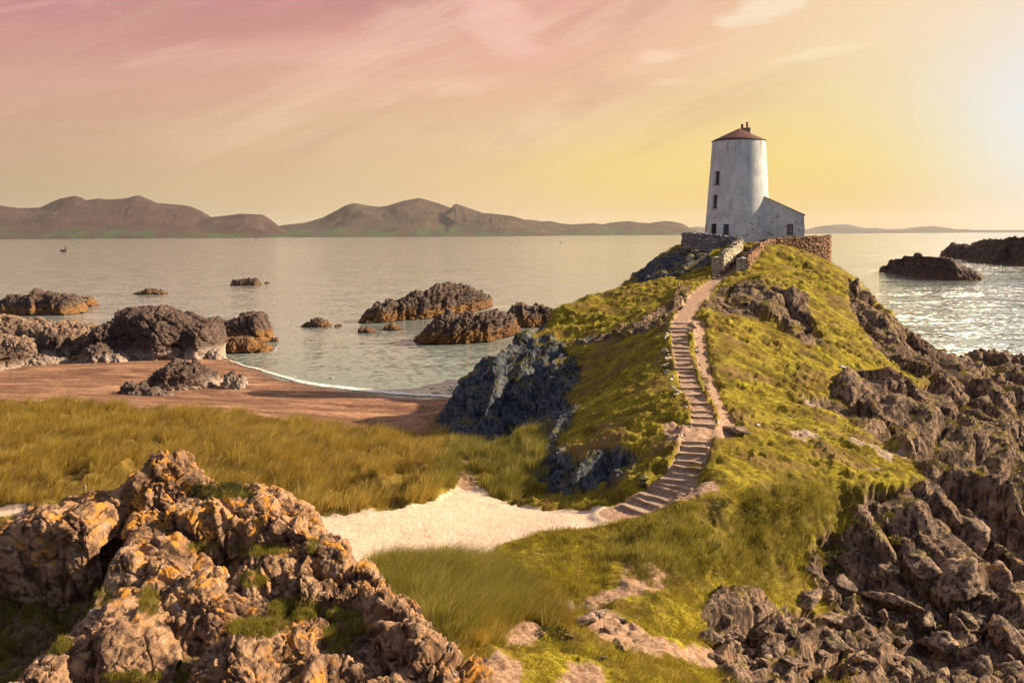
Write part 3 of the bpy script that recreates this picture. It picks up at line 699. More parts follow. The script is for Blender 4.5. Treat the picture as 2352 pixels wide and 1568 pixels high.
def rock_color(nt, p, kind, st=None):
    """p: world position. returns colour, height"""
    wp_ = p
    if st: p = nt.scale(p, st[0], st[1])
    n1 = nt.noise(wp_, 0.9, 6, 0.62, 0.4); n2 = nt.noise(p, 5.0, 6, 0.65, 0.3); n3 = nt.noise(p, 22.0, 4, 0.6)
    cr = nt.voro(nt.vmath('ADD', p, nt.math('MULTIPLY', n2, 0.5)), 1.6, 'DISTANCE_TO_EDGE')
    if kind == 'warm':      # close, pinkish tan with orange lichen
        a, b, c = (0.24, 0.135, 0.075, 1), (0.43, 0.27, 0.155, 1), (0.085, 0.045, 0.027, 1)
    elif kind == 'brown':   # cliffs on the right
        a, b, c = (0.15, 0.095, 0.068, 1), (0.44, 0.30, 0.205, 1), (0.05, 0.034, 0.027, 1)
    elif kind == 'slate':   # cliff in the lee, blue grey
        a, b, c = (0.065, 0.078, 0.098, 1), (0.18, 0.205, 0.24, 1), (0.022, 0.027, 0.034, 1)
    else:                   # sea rocks
        a, b, c = (0.075, 0.048, 0.038, 1), (0.18, 0.115, 0.088, 1), (0.026, 0.018, 0.016, 1)
    colr = nt.mix(nt.ramp(n1, 0.35, 0.65), a, b)
    colr = nt.mix(nt.ramp(n2, 0.56, 0.40), colr, c)
    colr = nt.mix(nt.math('MULTIPLY', nt.ramp(n3, 0.62, 0.74), 0.4), colr, (0.55, 0.46, 0.40, 1) if kind != 'slate' else (0.40, 0.46, 0.52, 1))
    h = nt.math('ADD', nt.math('MULTIPLY', n2, 0.7), nt.math('MULTIPLY', n3, 0.25))
    h = nt.math('ADD', h, nt.math('MULTIPLY', nt.ramp(cr, 0.0, 0.05), 0.12))
    return colr, h, n1, n2, n3

def make_ground():
    m, nt = new_mat('ground')
    geo = nt.new('ShaderNodeNewGeometry'); p = geo.outputs['Position']
    A = nt.attr('zoneA'); sa = nt.new('ShaderNodeSeparateColor'); nt.l.new(A.outputs['Color'], sa.inputs[0])
    B = nt.attr('zoneB'); sb = nt.new('ShaderNodeSeparateColor'); nt.l.new(B.outputs['Color'], sb.inputs[0])
    rock, path, beach = sa.outputs; dirt = A.outputs['Alpha']
    dune, sandy, fg = sb.outputs; bush = B.outputs['Alpha']
    sp = nt.sep(p); x, y, z = sp.outputs
    nz = nt.sep(geo.outputs['Normal']).outputs[2]
    n_big = nt.noise(p, 0.16, 3, 0.5); n_mid = nt.noise(p, 0.9, 5, 0.6, 0.5); n_f = nt.noise(p, 7.0, 6, 0.65); n_ff = nt.noise(p, 38.0, 3, 0.6)
    # turf
    streak = nt.noise(nt.scale(p, (1.2, 4.5, 2.0), (0, 0, R(25))), 3.0, 5, 0.6, 0.5)
    turf = nt.mix(nt.ramp(n_mid, 0.35, 0.62), (0.16, 0.115, 0.014, 1), (0.46, 0.38, 0.026, 1))
    turf = nt.mix(nt.ramp(streak, 0.42, 0.62), nt.mix(0.55, turf, (0.07, 0.05, 0.008, 1)), turf)
    turf = nt.mix(nt.math('MULTIPLY', nt.ramp(nt.noise(p, 0.35, 5, 0.65), 0.50, 0.64), 0.75), turf, (0.20, 0.125, 0.03, 1))
    turf = nt.mix(nt.math('MULTIPLY', nt.ramp(n_f, 0.60, 0.72), 0.45), turf, (0.34, 0.28, 0.06, 1))
    C_ = nt.attr('zoneC'); sc_ = nt.new('ShaderNodeSeparateColor'); nt.l.new(C_.outputs['Color'], sc_.inputs[0])
    turf = nt.mix(nt.math('MULTIPLY', sc_.outputs[0], 0.85), turf, nt.mix(n_f, (0.13, 0.075, 0.03, 1), (0.30, 0.20, 0.07, 1)))
    turf = nt.mix(nt.ramp(nt.math('ADD', sc_.outputs[1], nt.math('MULTIPLY', nt.math('SUBTRACT', n_f, 0.5), 1.2)), 0.45, 0.6), turf, nt.mix(n_ff, (0.26, 0.19, 0.14, 1), (0.60, 0.46, 0.37, 1)))
    dn = nt.mix(nt.ramp(n_mid, 0.35, 0.65), (0.13, 0.085, 0.015, 1), (0.24, 0.16, 0.03, 1))
    c = nt.mix(dune, turf, dn)
    c = nt.mix(nt.math('MULTIPLY', bush, 0.7), c, nt.mix(n_f, (0.06, 0.045, 0.008, 1), (0.16, 0.12, 0.02, 1)))
    # rock
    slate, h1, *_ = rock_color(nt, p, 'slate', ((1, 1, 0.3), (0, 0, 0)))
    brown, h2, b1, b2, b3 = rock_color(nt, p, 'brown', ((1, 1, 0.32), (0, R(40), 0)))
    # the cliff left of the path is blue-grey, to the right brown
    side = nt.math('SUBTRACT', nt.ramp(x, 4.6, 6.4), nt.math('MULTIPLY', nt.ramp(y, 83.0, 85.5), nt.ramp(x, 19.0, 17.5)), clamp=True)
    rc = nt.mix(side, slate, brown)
    moss = nt.math('MULTIPLY', nt.ramp(nz, 0.55, 0.85), nt.ramp(n_mid, 0.50, 0.62))
    rc = nt.mix(nt.math('MULTIPLY', moss, 0.85), rc, (0.20, 0.16, 0.015, 1))
    lich = nt.math('MULTIPLY', nt.ramp(nt.noise(p, 1.7, 5, 0.7), 0.62, 0.70), 0.35)
    rc = nt.mix(lich, rc, (0.36, 0.33, 0.30, 1))
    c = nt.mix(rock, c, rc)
    # knoll in the foreground: soil and turf between the boulders
    fgc = nt.mix(nt.ramp(n_f, 0.4, 0.6), (0.10, 0.06, 0.035, 1), (0.24, 0.14, 0.08, 1))
    fgc = nt.mix(nt.ramp(n_mid, 0.44, 0.52), fgc, nt.mix(n_f, (0.07, 0.055, 0.01, 1), (0.17, 0.14, 0.02, 1)))
    c = nt.mix(fg, c, fgc)
    # sand of the path: crushed shell, pale
    sand = nt.mix(nt.ramp(n_f, 0.3, 0.7), (0.64, 0.48, 0.34, 1), (0.86, 0.70, 0.54, 1))
    sand = nt.mix(nt.ramp(n_ff, 0.58, 0.70), sand, (0.92, 0.80, 0.66, 1))
    sand = nt.mix(nt.ramp(n_ff, 0.36, 0.28), sand, (0.34, 0.22, 0.15, 1))
    sand = nt.mix(nt.math('MULTIPLY', nt.ramp(n_mid, 0.45, 0.65), 0.2), sand, (0.52, 0.35, 0.23, 1))
    edge = nt.ramp(nt.math('ADD', path, nt.math('MULTIPLY', nt.math('SUBTRACT', nt.noise(p, 2.6, 5, 0.65), 0.5), 1.1)), 0.40, 0.62)
    c = nt.mix(edge, c, sand)
    ds = nt.mix(nt.ramp(n_f, 0.35, 0.65), (0.28, 0.16, 0.10, 1), (0.52, 0.36, 0.26, 1))
    ds = nt.mix(nt.ramp(n_ff, 0.60, 0.72), ds, (0.68, 0.52, 0.42, 1))
    e2 = nt.ramp(nt.math('ADD', nt.math('MAXIMUM', dirt, 0), nt.math('MULTIPLY', nt.math('SUBTRACT', nt.noise(p, 3.0, 5, 0.65), 0.5), 0.9)), 0.42, 0.60)
    c = nt.mix(e2, c, ds)
    e3 = nt.ramp(nt.math('ADD', sandy, nt.math('MULTIPLY', nt.math('SUBTRACT', nt.noise(p, 2.0, 5, 0.65), 0.5), 1.3)), 0.42, 0.60)
    c = nt.mix(e3, c, nt.mix(nt.ramp(n_f, 0.35, 0.65), (0.26, 0.145, 0.085, 1), (0.50, 0.34, 0.23, 1)))
    # shingle beach: red-brown pebbles, paler dry bands, wet dark edge
    bands = nt.noise(nt.scale(p, (0.22, 0.5, 0.5), (0, 0, R(-10))), 0.7, 6, 0.7, 0.4)
    bc = nt.mix(nt.ramp(bands, 0.40, 0.64), (0.20, 0.095, 0.055, 1), (0.54, 0.31, 0.18, 1))
    bc = nt.mix(nt.ramp(nt.noise(p, 3.0, 8, 0.8), 0.54, 0.46), bc, nt.mix(0.6, bc, (0.09, 0.045, 0.03, 1)))
    bc = nt.mix(nt.math('MULTIPLY', nt.ramp(n_ff, 0.62, 0.7), 0.5), bc, (0.55, 0.42, 0.34, 1))
    wrack = nt.noise(nt.scale(p, (0.5, 1.6, 1.0), (0, 0, R(-8))), 0.9, 6, 0.72, 0.7)
    bc = nt.mix(nt.math('MULTIPLY', nt.ramp(wrack, 0.59, 0.64), 0.8), bc, (0.045, 0.018, 0.014, 1))
    wet = nt.ramp(z, 0.30, 0.05)
    bc = nt.mix(nt.math('MULTIPLY', wet, 0.65), bc, (0.085, 0.042, 0.030, 1))
    c = nt.mix(beach, c, bc)
    h = nt.math('ADD', nt.math('MULTIPLY', n_f, 0.6), nt.math('MULTIPLY', n_ff, 0.35))
    hr = nt.mix(rock, h, nt.math('MULTIPLY', h2, 2.2))
    finish(nt, c, nt.math('SUBTRACT', 0.95, nt.math('MULTIPLY', nt.math('MULTIPLY', wet, beach), 0.55)), nt.bump(hr, 0.10, 0.9), 0.2)
    return m

def make_rock(name, kind, lichen=0.0, tide=False, moss=0.3, pale_foot=None):
    m, nt = new_mat(name)
    geo = nt.new('ShaderNodeNewGeometry'); p = geo.outputs['Position']
    nz = nt.sep(geo.outputs['Normal']).outputs[2]; z = nt.sep(p).outputs[2]
    c, h, n1, n2, n3 = rock_color(nt, p, kind)
    if lichen:
        big = nt.noise(p, 0.8, 4, 0.6)
        l = nt.math('MULTIPLY', nt.ramp(nt.noise(nt.vmath('ADD', p, (3.1, 7, 2)), 3.2, 8, 0.72, 0.6), 0.50, 0.57), nt.ramp(nz, 0.1, 0.65))
        l = nt.math('MULTIPLY', l, nt.ramp(nt.math('ADD', big, nt.math('MULTIPLY', nt.ramp(z, 9.9, 10.7), 0.30)), 0.60 - lichen * 0.14, 0.70 - lichen * 0.12))
        c = nt.mix(nt.math('MULTIPLY', l, 0.9), c, nt.mix(n3, (0.44, 0.17, 0.015, 1), (0.66, 0.31, 0.03, 1)))
        w = nt.ramp(nt.noise(nt.vmath('ADD', p, (13.1, 4, 2)), 4.5, 6, 0.7, 0.4), 0.62, 0.66)
        c = nt.mix(nt.math('MULTIPLY', w, 0.7), c, (0.52, 0.47, 0.43, 1))
    if moss:
        ms = nt.math('MULTIPLY', nt.ramp(nz, 0.6, 0.9), nt.ramp(nt.noise(nt.vmath('ADD', p, (1.1, 9, 5)), 1.5, 5, 0.65), 0.66 - moss * 0.2, 0.74 - moss * 0.2))
        c = nt.mix(nt.math('MULTIPLY', ms, 0.9), c, nt.mix(n3, (0.07, 0.06, 0.01, 1), (0.19, 0.16, 0.02, 1)))
    if tide:
        zz = nt.math('ADD', z, nt.math('MULTIPLY', nt.math('SUBTRACT', n1, 0.5), 4.5))
        band = nt.ramp(zz, tide + 0.5, tide - 0.5)
        wd = nt.mix(nt.ramp(n2, 0.38, 0.62), (0.085, 0.036, 0.014, 1), (0.30, 0.15, 0.042, 1))
        c = nt.mix(band, c, wd)
        c = nt.mix(nt.ramp(z, 0.30, 0.05), c, (0.05, 0.022, 0.012, 1))
    if pale_foot is not None:
        zz = nt.math('ADD', z, nt.math('MULTIPLY', nt.math('SUBTRACT', n1, 0.5), 2.4))
        c = nt.mix(nt.math('MULTIPLY', nt.ramp(zz, pale_foot + 0.9, pale_foot - 0.2), 0.8), c, nt.mix(n2, (0.30, 0.23, 0.19, 1), (0.55, 0.45, 0.38, 1)))
    finish(nt, c, 0.8, nt.bump(h, 0.10 if kind != 'warm' else 0.06, 1.0), 0.3)
    return m

def make_grass(name, c1, c2, c3, trans=0.35):
    m, nt = new_mat(name)
    a = nt.attr('tint'); s = nt.new('ShaderNodeSeparateColor'); nt.l.new(a.outputs['Color'], s.inputs[0])
    c = nt.mix(s.outputs[0], c1, c2)
    c = nt.mix(nt.ramp(s.outputs[1], 0.72, 0.95), c, c3)
    finish(nt, c, 0.6, None, 0.25, trans=(trans, c))
    return m

def make_water():
    m, nt = new_mat('sea_water')
    p = nt.new('ShaderNodeNewGeometry').outputs['Position']
    y = nt.sep(p).outputs[1]
    def slope(sc3, rot, scale, det, k):   # two noise channels used straight as the slopes of the water
        v = nt.noise(nt.scale(p, sc3, (0, 0, rot)), scale, det, 0.6, 0.2, out=1)
        return nt.vmath('MULTIPLY', nt.vmath('SUBTRACT', v, (0.5, 0.5, 0.5)), (k, k * 1.15, 0))
    sm = nt.vmath('ADD', slope((0.55, 1.0, 1), R(8), 2.0, 5, 0.85), slope((0.5, 1.0, 1), R(-16), 0.3, 3, 0.32))
    slick = nt.noise(nt.scale(p, (0.25, 1.0, 1), (0, 0, R(6))), 0.018, 4, 0.55, 1.0)
    st = nt.math('ADD', 0.5, nt.math('MULTIPLY', nt.ramp(slick, 0.38, 0.62), 0.5))
    sv = nt.new('ShaderNodeVectorMath', operation='SCALE'); nt.put(sv.inputs[0], sm); nt.put(sv.inputs['Scale'], st)
    nrm = nt.vmath('NORMALIZE', nt.vmath('ADD', sv.outputs[0], (0, 0, 1)))
    shallow = nt.ramp(y, 150.0, 85.0)
    c = nt.mix(nt.ramp(slick, 0.4, 0.6), (0.24, 0.285, 0.26, 1), (0.31, 0.345, 0.315, 1))
    c = nt.mix(nt.math('MULTIPLY', shallow, 0.8), c, (0.15, 0.27, 0.225, 1))
    bsdf = finish(nt, c, 0.07, nrm, 0.5)
    bsdf.inputs['IOR'].default_value = 1.4
    bsdf.inputs['Specular IOR Level'].default_value = 0.5
    return m
M = {}
M['ground'] = make_ground()
M['fg_rock'] = make_rock('lichen_rock', 'warm', lichen=1.0, moss=0.25)
M['brown_rock'] = make_rock('brown_rock', 'brown', lichen=0.25, moss=0.5)
M['slate_rock'] = make_rock('slate_rock', 'slate', moss=0.35)
M['sea_rock'] = make_rock('sea_rock', 'sea', tide=1.6, moss=0)
M['far_rock'] = make_rock('far_rock', 'sea', tide=0.6, moss=0)
M['beach_rock'] = make_rock('beach_rock', 'sea', moss=0.15, pale_foot=1.1)
M['water'] = make_water()
M['marram'] = make_grass('marram', (0.29, 0.20, 0.028, 1), (0.58, 0.42, 0.065, 1), (0.80, 0.60, 0.24, 1), 0.3)
M['green_marram'] = make_grass('green_marram', (0.20, 0.18, 0.02, 1), (0.40, 0.36, 0.05, 1), (0.72, 0.54, 0.24, 1), 0.35)
M['turf'] = make_grass('turf', (0.20, 0.155, 0.014, 1), (0.50, 0.425, 0.030, 1), (0.62, 0.47, 0.11, 1), 0.25)
# ------------------------------------------------------------------ land surfaces
def build_land():
    F = FALL
    zc = PT[F, 2].max(1)
    path = (np.maximum(zoneA[:, 1], 0)[F].mean(1) > 0.5)
    beach = zoneA[:, 2][F].mean(1) > 0.5
    dune = (MK['dune'][F].mean(1) > 0.5) & ~path
    fg = zoneB[:, 2][F].mean(1) > 0.5
    okz = zc > -1.2
    hill = ~(path | beach | dune | fg) & (F[:, 0] >= 0)
    for name, sel in (('path', path), ('beach', beach), ('dunes', dune), ('rocky_ground', fg), ('hill', hill)):
        f = F[sel & okz]
        if not len(f): continue
        u, inv = np.unique(f, return_inverse=True)
        me = np_mesh(name, PT[u], inv.reshape(-1, 4), {'zoneA': zoneA[u], 'zoneB': zoneB[u], 'zoneC': zoneC[u]})
        hard = (zoneA[:, 0][f].mean(1) > 0.5) | (name == 'rocky_ground')
        me.polygons.foreach_set('use_smooth', ~hard)
        tag(link(name, me, M['ground']), kind='structure')
    # coarser land outside the surveyed wedge
    X, Y = np.meshgrid(_gx[::2], _gy[::2]); x = X.ravel(); y = Y.ravel(); z = HG[::2, ::2].ravel() - 0.05
    ny, nx = X.shape
    i = (np.arange(ny - 1)[:, None] * nx + np.arange(nx - 1)[None]).ravel()
    f = np.stack([i, i + 1, i + nx + 1, i + nx], 1)
    cx = x[f].mean(1); cy = y[f].mean(1)
    out = (np.abs(np.arctan2(cx, cy)) > R(39.3)) | (cy < 7.4)
    f = f[out & (z[f].max(1) > -1.2)]
    u, inv = np.unique(f, return_inverse=True)
    za = np.zeros((len(u), 4)); zb = np.zeros((len(u), 4)); za[:, 2] = (x[u] < -20) & (y[u] > 66); zb[:, 0] = (x[u] < -5) & (y[u] <= 66)
    me = np_mesh('ground', np.stack([x, y, z], 1)[u], inv.reshape(-1, 4), {'zoneA': za, 'zoneB': zb})
    tag(link('ground', me, M['ground']), kind='structure')
build_land()

def build_sea():
    # one sheet to the horizon, finer rows close by
    r = np.concatenate([[40], np.geomspace(60, 60000, 60)]); a = np.linspace(R(-75), R(75), 80)
    V = np.array([(math.sin(t) * q, math.cos(t) * q, 0.0) for q in r for t in a])
    n = len(a); i = (np.arange(len(r) - 1)[:, None] * n + np.arange(n - 1)[None]).ravel()
    me = np_mesh('sea', V, np.stack([i, i + n, i + n + 1, i + 1], 1), smooth=False)
    tag(link('sea', me, M['water']), kind='structure')
build_sea()

# surf on the beach: thin broken sheet of foam along the water's edge
def foam_mat():
    m, nt = new_mat('surf_foam')
    p = nt.new('ShaderNodeNewGeometry').outputs['Position']
    n = nt.noise(p, 1.3, 7, 0.75, 0.5); a = nt.attr('edge').outputs['Fac']
    out = nt.new('ShaderNodeOutputMaterial'); b = nt.new('ShaderNodeBsdfPrincipled'); t = nt.new('ShaderNodeBsdfTransparent')
    nt.put(b.inputs['Base Color'], (0.86, 0.83, 0.79, 1)); nt.put(b.inputs['Roughness'], 0.6)
    mx = nt.new('ShaderNodeMixShader')
    nt.put(mx.inputs[0], nt.ramp(nt.math('ADD', n, nt.math('MULTIPLY', a, 0.62)), 0.88, 1.14))
    nt.l.new(t.outputs[0], mx.inputs[1]); nt.l.new(b.outputs[0], mx.inputs[2]); nt.l.new(mx.outputs[0], out.inputs[0])
    return m
M['foam'] = foam_mat()
SURF = [(512, 819), (525, 828), (560, 840), (600, 851), (640, 863), (680, 876), (720, 884), (780, 891), (840, 898), (900, 904), (970, 908), (1035, 912), (1080, 916)]
def build_foam(line, wds, label, dz=0.0, amp=0.35):
    m = M['foam']
    pts = np.array([tuple(atz(X, Y, 0.05))[:2] for X, Y in line])
    t_ = np.linspace(0, len(pts) - 1, 260); q = np.stack([np.interp(t_, range(len(pts)), pts[:, k]) for k in (0, 1)], 1)
    q[:, 1] += amp * fbm(np.stack([q[:, 0] * 0.5, q[:, 1] * 0, q[:, 1] * 0], 1), 3, 5)
    wd = np.interp(t_ / t_[-1], np.linspace(0, 1, len(wds)), wds)
    rows = [(-0.45, 0.0), (-0.1, 0.9), (0.25, 1.0), (0.6, 0.5), (1.0, 0.0)]
    V = []; A = []
    for s, e in rows:
        for k in range(len(q)):
            V.append((q[k, 0] + 0.15 * s * wd[k], q[k, 1] + s * wd[k], 0.06 + 0.05 * e)); A.append((e, e, e, 1))
    n_ = len(q); i = (np.arange(len(rows) - 1)[:, None] * n_ + np.arange(n_ - 1)[None]).ravel()
    me = np_mesh('surf', np.array(V), np.stack([i, i + 1, i + n_ + 1, i + n_], 1), {'edge': np.array(A)})
    tag(link('surf', me, m), label, 'surf', kind='stuff')
build_foam(SURF, [0.7, 1.0, 1.6, 2.4, 2.8, 1.8, 1.3], 'white line of surf along the edge of the red-brown beach')
build_foam([(1010, 728), (1060, 722), (1100, 716), (1140, 707), (1165, 703)], [0.2, 1.2, 0.6, 2.0, 0.2], 'broken wash at the seaward foot of the largest island', amp=1.0)
build_foam([(1150, 782), (1185, 775), (1215, 764), (1250, 752)], [0.2, 1.2, 0.8, 0.4], 'white wash between the orange-footed rock and the hill', amp=0.8)
build_foam([(560, 815), (600, 813), (632, 806), (640, 792)], [0.2, 0.8, 0.6, 0.2], 'thin wash round the orange ledge off the beach', amp=0.6)

# ------------------------------------------------------------------ far coast
def mountain_mat(name, a, b, green):
    m, nt = new_mat(name)
    p = nt.new('ShaderNodeNewGeometry').outputs['Position']; z = nt.sep(p).outputs[2]
    n = nt.noise(p, 0.0016, 7, 0.6, 0.4); f = nt.noise(nt.scale(p, (1, 0.25, 2.0)), 0.0045, 6, 0.65, 0.5)
    c = nt.mix(nt.ramp(nt.math('ADD', nt.math('MULTIPLY', n, 0.5), nt.math('MULTIPLY', f, 0.5)), 0.40, 0.60), a, b)
    fl = nt.voro(nt.scale(p, (1.0, 0.35, 1)), 0.011, 'F1', 1)
    fv = nt.sep(fl).outputs[0]
    lowz = nt.ramp(nt.math('ADD', z, nt.math('MULTIPLY', nt.math('SUBTRACT', nt.noise(p, 0.0011, 5, 0.6), 0.5), 420)), 110.0, 30.0)
    c = nt.mix(nt.math('MULTIPLY', nt.math('MULTIPLY', lowz, green), nt.ramp(fv, 0.40, 0.55)), c, nt.mix(fv, (0.028, 0.06, 0.028, 1), (0.055, 0.105, 0.045, 1)))
    c = nt.mix(nt.math('MULTIPLY', nt.ramp(f, 0.62, 0.70), 0.5), c, (0.24, 0.19, 0.17, 1))
    finish(nt, c, 0.95, nt.bump(f, 20.0, 0.3), 0.1)
    return m
def mountains(name, prof, D, depth, mat, seed, gully=0.16, foot=0.0, nx=700, nv=60, k=1.0):
    X = np.array([p[0] for p in prof], float); Y = np.array([p[1] for p in prof], float)
    xs = np.linspace(X[0], X[-1], nx); ys = np.interp(xs, X, Y)
    top = np.array([tuple(at(a, b, D)) for a, b in zip(xs, ys)])
    top[:, 2] = np.maximum(top[:, 2], 1.0)
    v = np.linspace(-1, 1, nv); V = []
    sm = top[:, 2].copy(); ker = np.hanning(91); ker /= ker.sum(); sm = np.convolve(np.pad(sm, 45, mode='edge'), ker, mode='valid')
    P = []
    for t in v:
        d = abs(t)
        s = (1 - d) ** 1.15 if t < 0 else (1 - d) ** 1.5
        yy = D + t * depth
        wx = 420 * fbm(np.stack([top[:, 0] / 1300, np.full(nx, t * 1.7), np.full(nx, 0.3)], 1), 3, seed + 3) * min(1, d * 2.5)
        k_ = min(1.0, d * 3.0); hh = np.interp(top[:, 0] + wx, top[:, 0], top[:, 2] * (1 - k_) + sm * k_)
        P.append(np.stack([top[:, 0] * (yy / D), np.full(nx, yy), hh * s], 1))
    P = np.concatenate(P); tt = np.repeat(v, nx)
    g = ridged(P / 900.0 * np.array([1.6, 0.6, 0.2]), 5, seed, 0.55) - 0.9
    g2 = ridged(P / 260.0 * np.array([1.6, 0.5, 0.2]), 4, seed + 9, 0.55) - 0.9
    amp = gully * P[:, 2] * np.clip(np.abs(tt) * 3.0, 0, 1)
    P[:, 2] += amp * (0.8 * g + 0.3 * g2) * k
    P[:, 1] += 60 * g * np.clip(1 - np.abs(tt), 0, 1)
    P[np.abs(tt) > 0.999, 2] = -3
    P[(tt < 0), 2] += foot * (1 - np.abs(tt[tt < 0])) * 0
    i = (np.arange(nv - 1)[:, None] * nx + np.arange(nx - 1)[None]).ravel()
    me = np_mesh(name, P, np.stack([i, i + 1, i + nx + 1, i + nx], 1))
    return tag(link(name, me, mat), kind='structure')
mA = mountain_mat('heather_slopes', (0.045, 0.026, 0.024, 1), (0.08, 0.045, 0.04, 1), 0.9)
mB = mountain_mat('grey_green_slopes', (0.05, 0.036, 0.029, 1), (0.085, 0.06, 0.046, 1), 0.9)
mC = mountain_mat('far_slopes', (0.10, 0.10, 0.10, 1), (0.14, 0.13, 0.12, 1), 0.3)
r1 = [(-420, 505), (-200, 480), (-60, 466), (0, 471), (40, 477), (85, 476), (110, 465), (140, 454), (168, 448), (185, 453), (196, 459), (227, 454), (250, 457), (290, 454), (302, 449), (320, 447), (345, 457), (361, 465), (420, 470), (440, 474), (460, 483), (481, 497), (520, 520), (560, 538), (600, 545)]
r1b = [(400, 520), (450, 505), (481, 498), (520, 494), (556, 490), (605, 492), (620, 500), (641, 517), (665, 530), (690, 543)]
r2 = [(560, 538), (645, 517), (700, 511), (740, 499), (775, 480), (790, 471), (812, 465), (850, 472), (870, 474), (892, 471), (930, 459), (965, 453), (985, 459), (1010, 466), (1040, 478), (1060, 480), (1100, 500), (1160, 530), (1200, 543)]
r2b = [(960, 515), (1000, 498), (1035, 478), (1042, 468), (1050, 467), (1060, 471), (1080, 478), (1110, 488), (1135, 490), (1180, 496), (1200, 502), (1216, 509), (1230, 520), (1250, 532), (1270, 541)]
r3 = [(1100, 520), (1200, 504), (1222, 504), (1245, 508), (1262, 507), (1290, 513), (1310, 515), (1350, 513), (1364, 512), (1385, 515), (1400, 511), (1420, 509), (1444, 507), (1470, 511), (1492, 512), (1510, 509), (1530, 507), (1552, 509), (1570, 514), (1582, 522), (1600, 530)]
r4 = [(1540, 530), (1580, 523), (1600, 520), (1640, 524), (1700, 522), (1760, 526), (1840, 528), (1855, 526), (1880, 520), (1912, 516), (1942, 514.5), (1955, 516), (1970, 520), (1990, 524), (2014, 523), (2030, 526), (2072, 526), (2105, 521), (2148, 519), (2175, 523), (2200, 527), (2222, 526), (2240, 528), (2352, 528.5), (2480, 527), (2700, 529)]
mountains('mountains', r1, 12000, 2600, mA, 11, 0.11)
mountains('mountains', r1b, 11400, 1500, mA, 15, 0.10)
mountains('mountains', r2, 12600, 2600, mB, 21, 0.11)
mountains('mountains', r2b, 11900, 1800, mB, 25, 0.2)
mountains('mountains', r3, 14500, 2400, mB, 31, 0.10)
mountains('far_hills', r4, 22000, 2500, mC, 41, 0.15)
# ------------------------------------------------------------------ tower
TD = 101.0
tz = lambda zx, zy, D=TD: at((2500 + zx / 2.091) * 0.57421, (400 + zy / 2.091) * 0.57421, D)
TC = tz(942, 900); TC.z = 0
tv = Vector((-TC.x, -TC.y, 0)).normalized(); tu = Vector((-tv.y, tv.x, 0))       # tv: towards the viewer, tu: to the right
if tu.x < 0: tu = -tu
Z_TOP = tz(950, 330, TD - 1.5).z
Z_BASE = 13.3
pxm = 0.57421 / 2.091 / FOC * (TD - 2.0)
R_TOP = 216.5 * pxm * 1.012; R_BOT = 276 * pxm * 1.012
def tr(z): return R_BOT + (R_TOP - R_BOT) * (z - Z_BASE) / (Z_TOP - Z_BASE)
def tpt(phi, r, z): return TC + tu * (math.sin(phi) * r) + tv * (math.cos(phi) * r) + Vector((0, 0, z))

def plaster_mat(name):
    m, nt = new_mat(name)
    geo = nt.new('ShaderNodeNewGeometry'); p = geo.outputs['Position']
    z = nt.sep(p).outputs[2]
    n = nt.noise(p, 0.8, 6, 0.62, 0.3); f = nt.noise(p, 6.0, 6, 0.65)
    st = nt.noise(nt.scale(p, (3.2, 3.2, 0.35)), 1.0, 5, 0.65)
    c = nt.mix(nt.ramp(n, 0.35, 0.7), (0.56, 0.59, 0.615, 1), (0.74, 0.76, 0.765, 1))
    top = nt.ramp(z, Z_TOP - 3.6, Z_TOP - 0.6); low = nt.ramp(z, Z_BASE + 2.2, Z_BASE + 0.4)
    c = nt.mix(nt.math('MULTIPLY', nt.math('MULTIPLY', nt.ramp(st, 0.50, 0.68), nt.math('ADD', 0.35, top)), 0.70), c, (0.30, 0.29, 0.25, 1))
    c = nt.mix(nt.math('MULTIPLY', nt.math('MULTIPLY', nt.ramp(f, 0.52, 0.66), low), 0.6), c, (0.42, 0.33, 0.22, 1))
    # flakes fallen off: dark red-brown stone shows through, mostly low down
    wear = nt.noise(nt.scale(p, (1, 1, 1.5)), 2.4, 7, 0.70, 0.5)
    lowmask = nt.ramp(z, Z_BASE + 5.4, Z_BASE + 2.4)
    fl = nt.math('MULTIPLY', nt.ramp(wear, 0.59, 0.61), lowmask)
    c = nt.mix(nt.math('MULTIPLY', fl, 0.85), c, nt.mix(f, (0.10, 0.06, 0.055, 1), (0.26, 0.14, 0.12, 1)))
    crack = nt.voro(nt.vmath('ADD', p, nt.math('MULTIPLY', n, 0.8)), 0.42, 'DISTANCE_TO_EDGE')
    c = nt.mix(nt.math('MULTIPLY', nt.ramp(crack, 0.009, 0.003), 0.35), c, (0.30, 0.27, 0.24, 1))
    h = nt.math('SUBTRACT', nt.math('ADD', nt.math('MULTIPLY', n, 0.5), nt.math('MULTIPLY', f, 0.25)), nt.math('MULTIPLY', fl, 0.5))
    finish(nt, c, 0.85, nt.bump(h, 0.05, 0.8), 0.2, k=0.92)
    return m
def slate_mat():
    m, nt = new_mat('roof_slates')
    tc = nt.attr('ruv').outputs['Vector']
    br = nt.new('ShaderNodeTexBrick'); nt.put(br.inputs['Vector'], tc)
    br.inputs['Scale'].default_value = 1.0; br.inputs['Brick Width'].default_value = 0.30; br.inputs['Row Height'].default_value = 0.17
    br.inputs['Mortar Size'].default_value = 0.012
    br.inputs['Color1'].default_value = (0.20, 0.075, 0.06, 1); br.inputs['Color2'].default_value = (0.13, 0.055, 0.05, 1); br.inputs['Mortar'].default_value = (0.04, 0.02, 0.02, 1)
    n = nt.noise(tc, 1.5, 5, 0.6)
    c = nt.mix(nt.math('MULTIPLY', nt.ramp(n, 0.5, 0.7), 0.5), br.outputs[0], (0.22, 0.15, 0.07, 1))
    finish(nt, c, 0.7, nt.bump(br.outputs[1], 0.03, -0.8), 0.3)
    return m
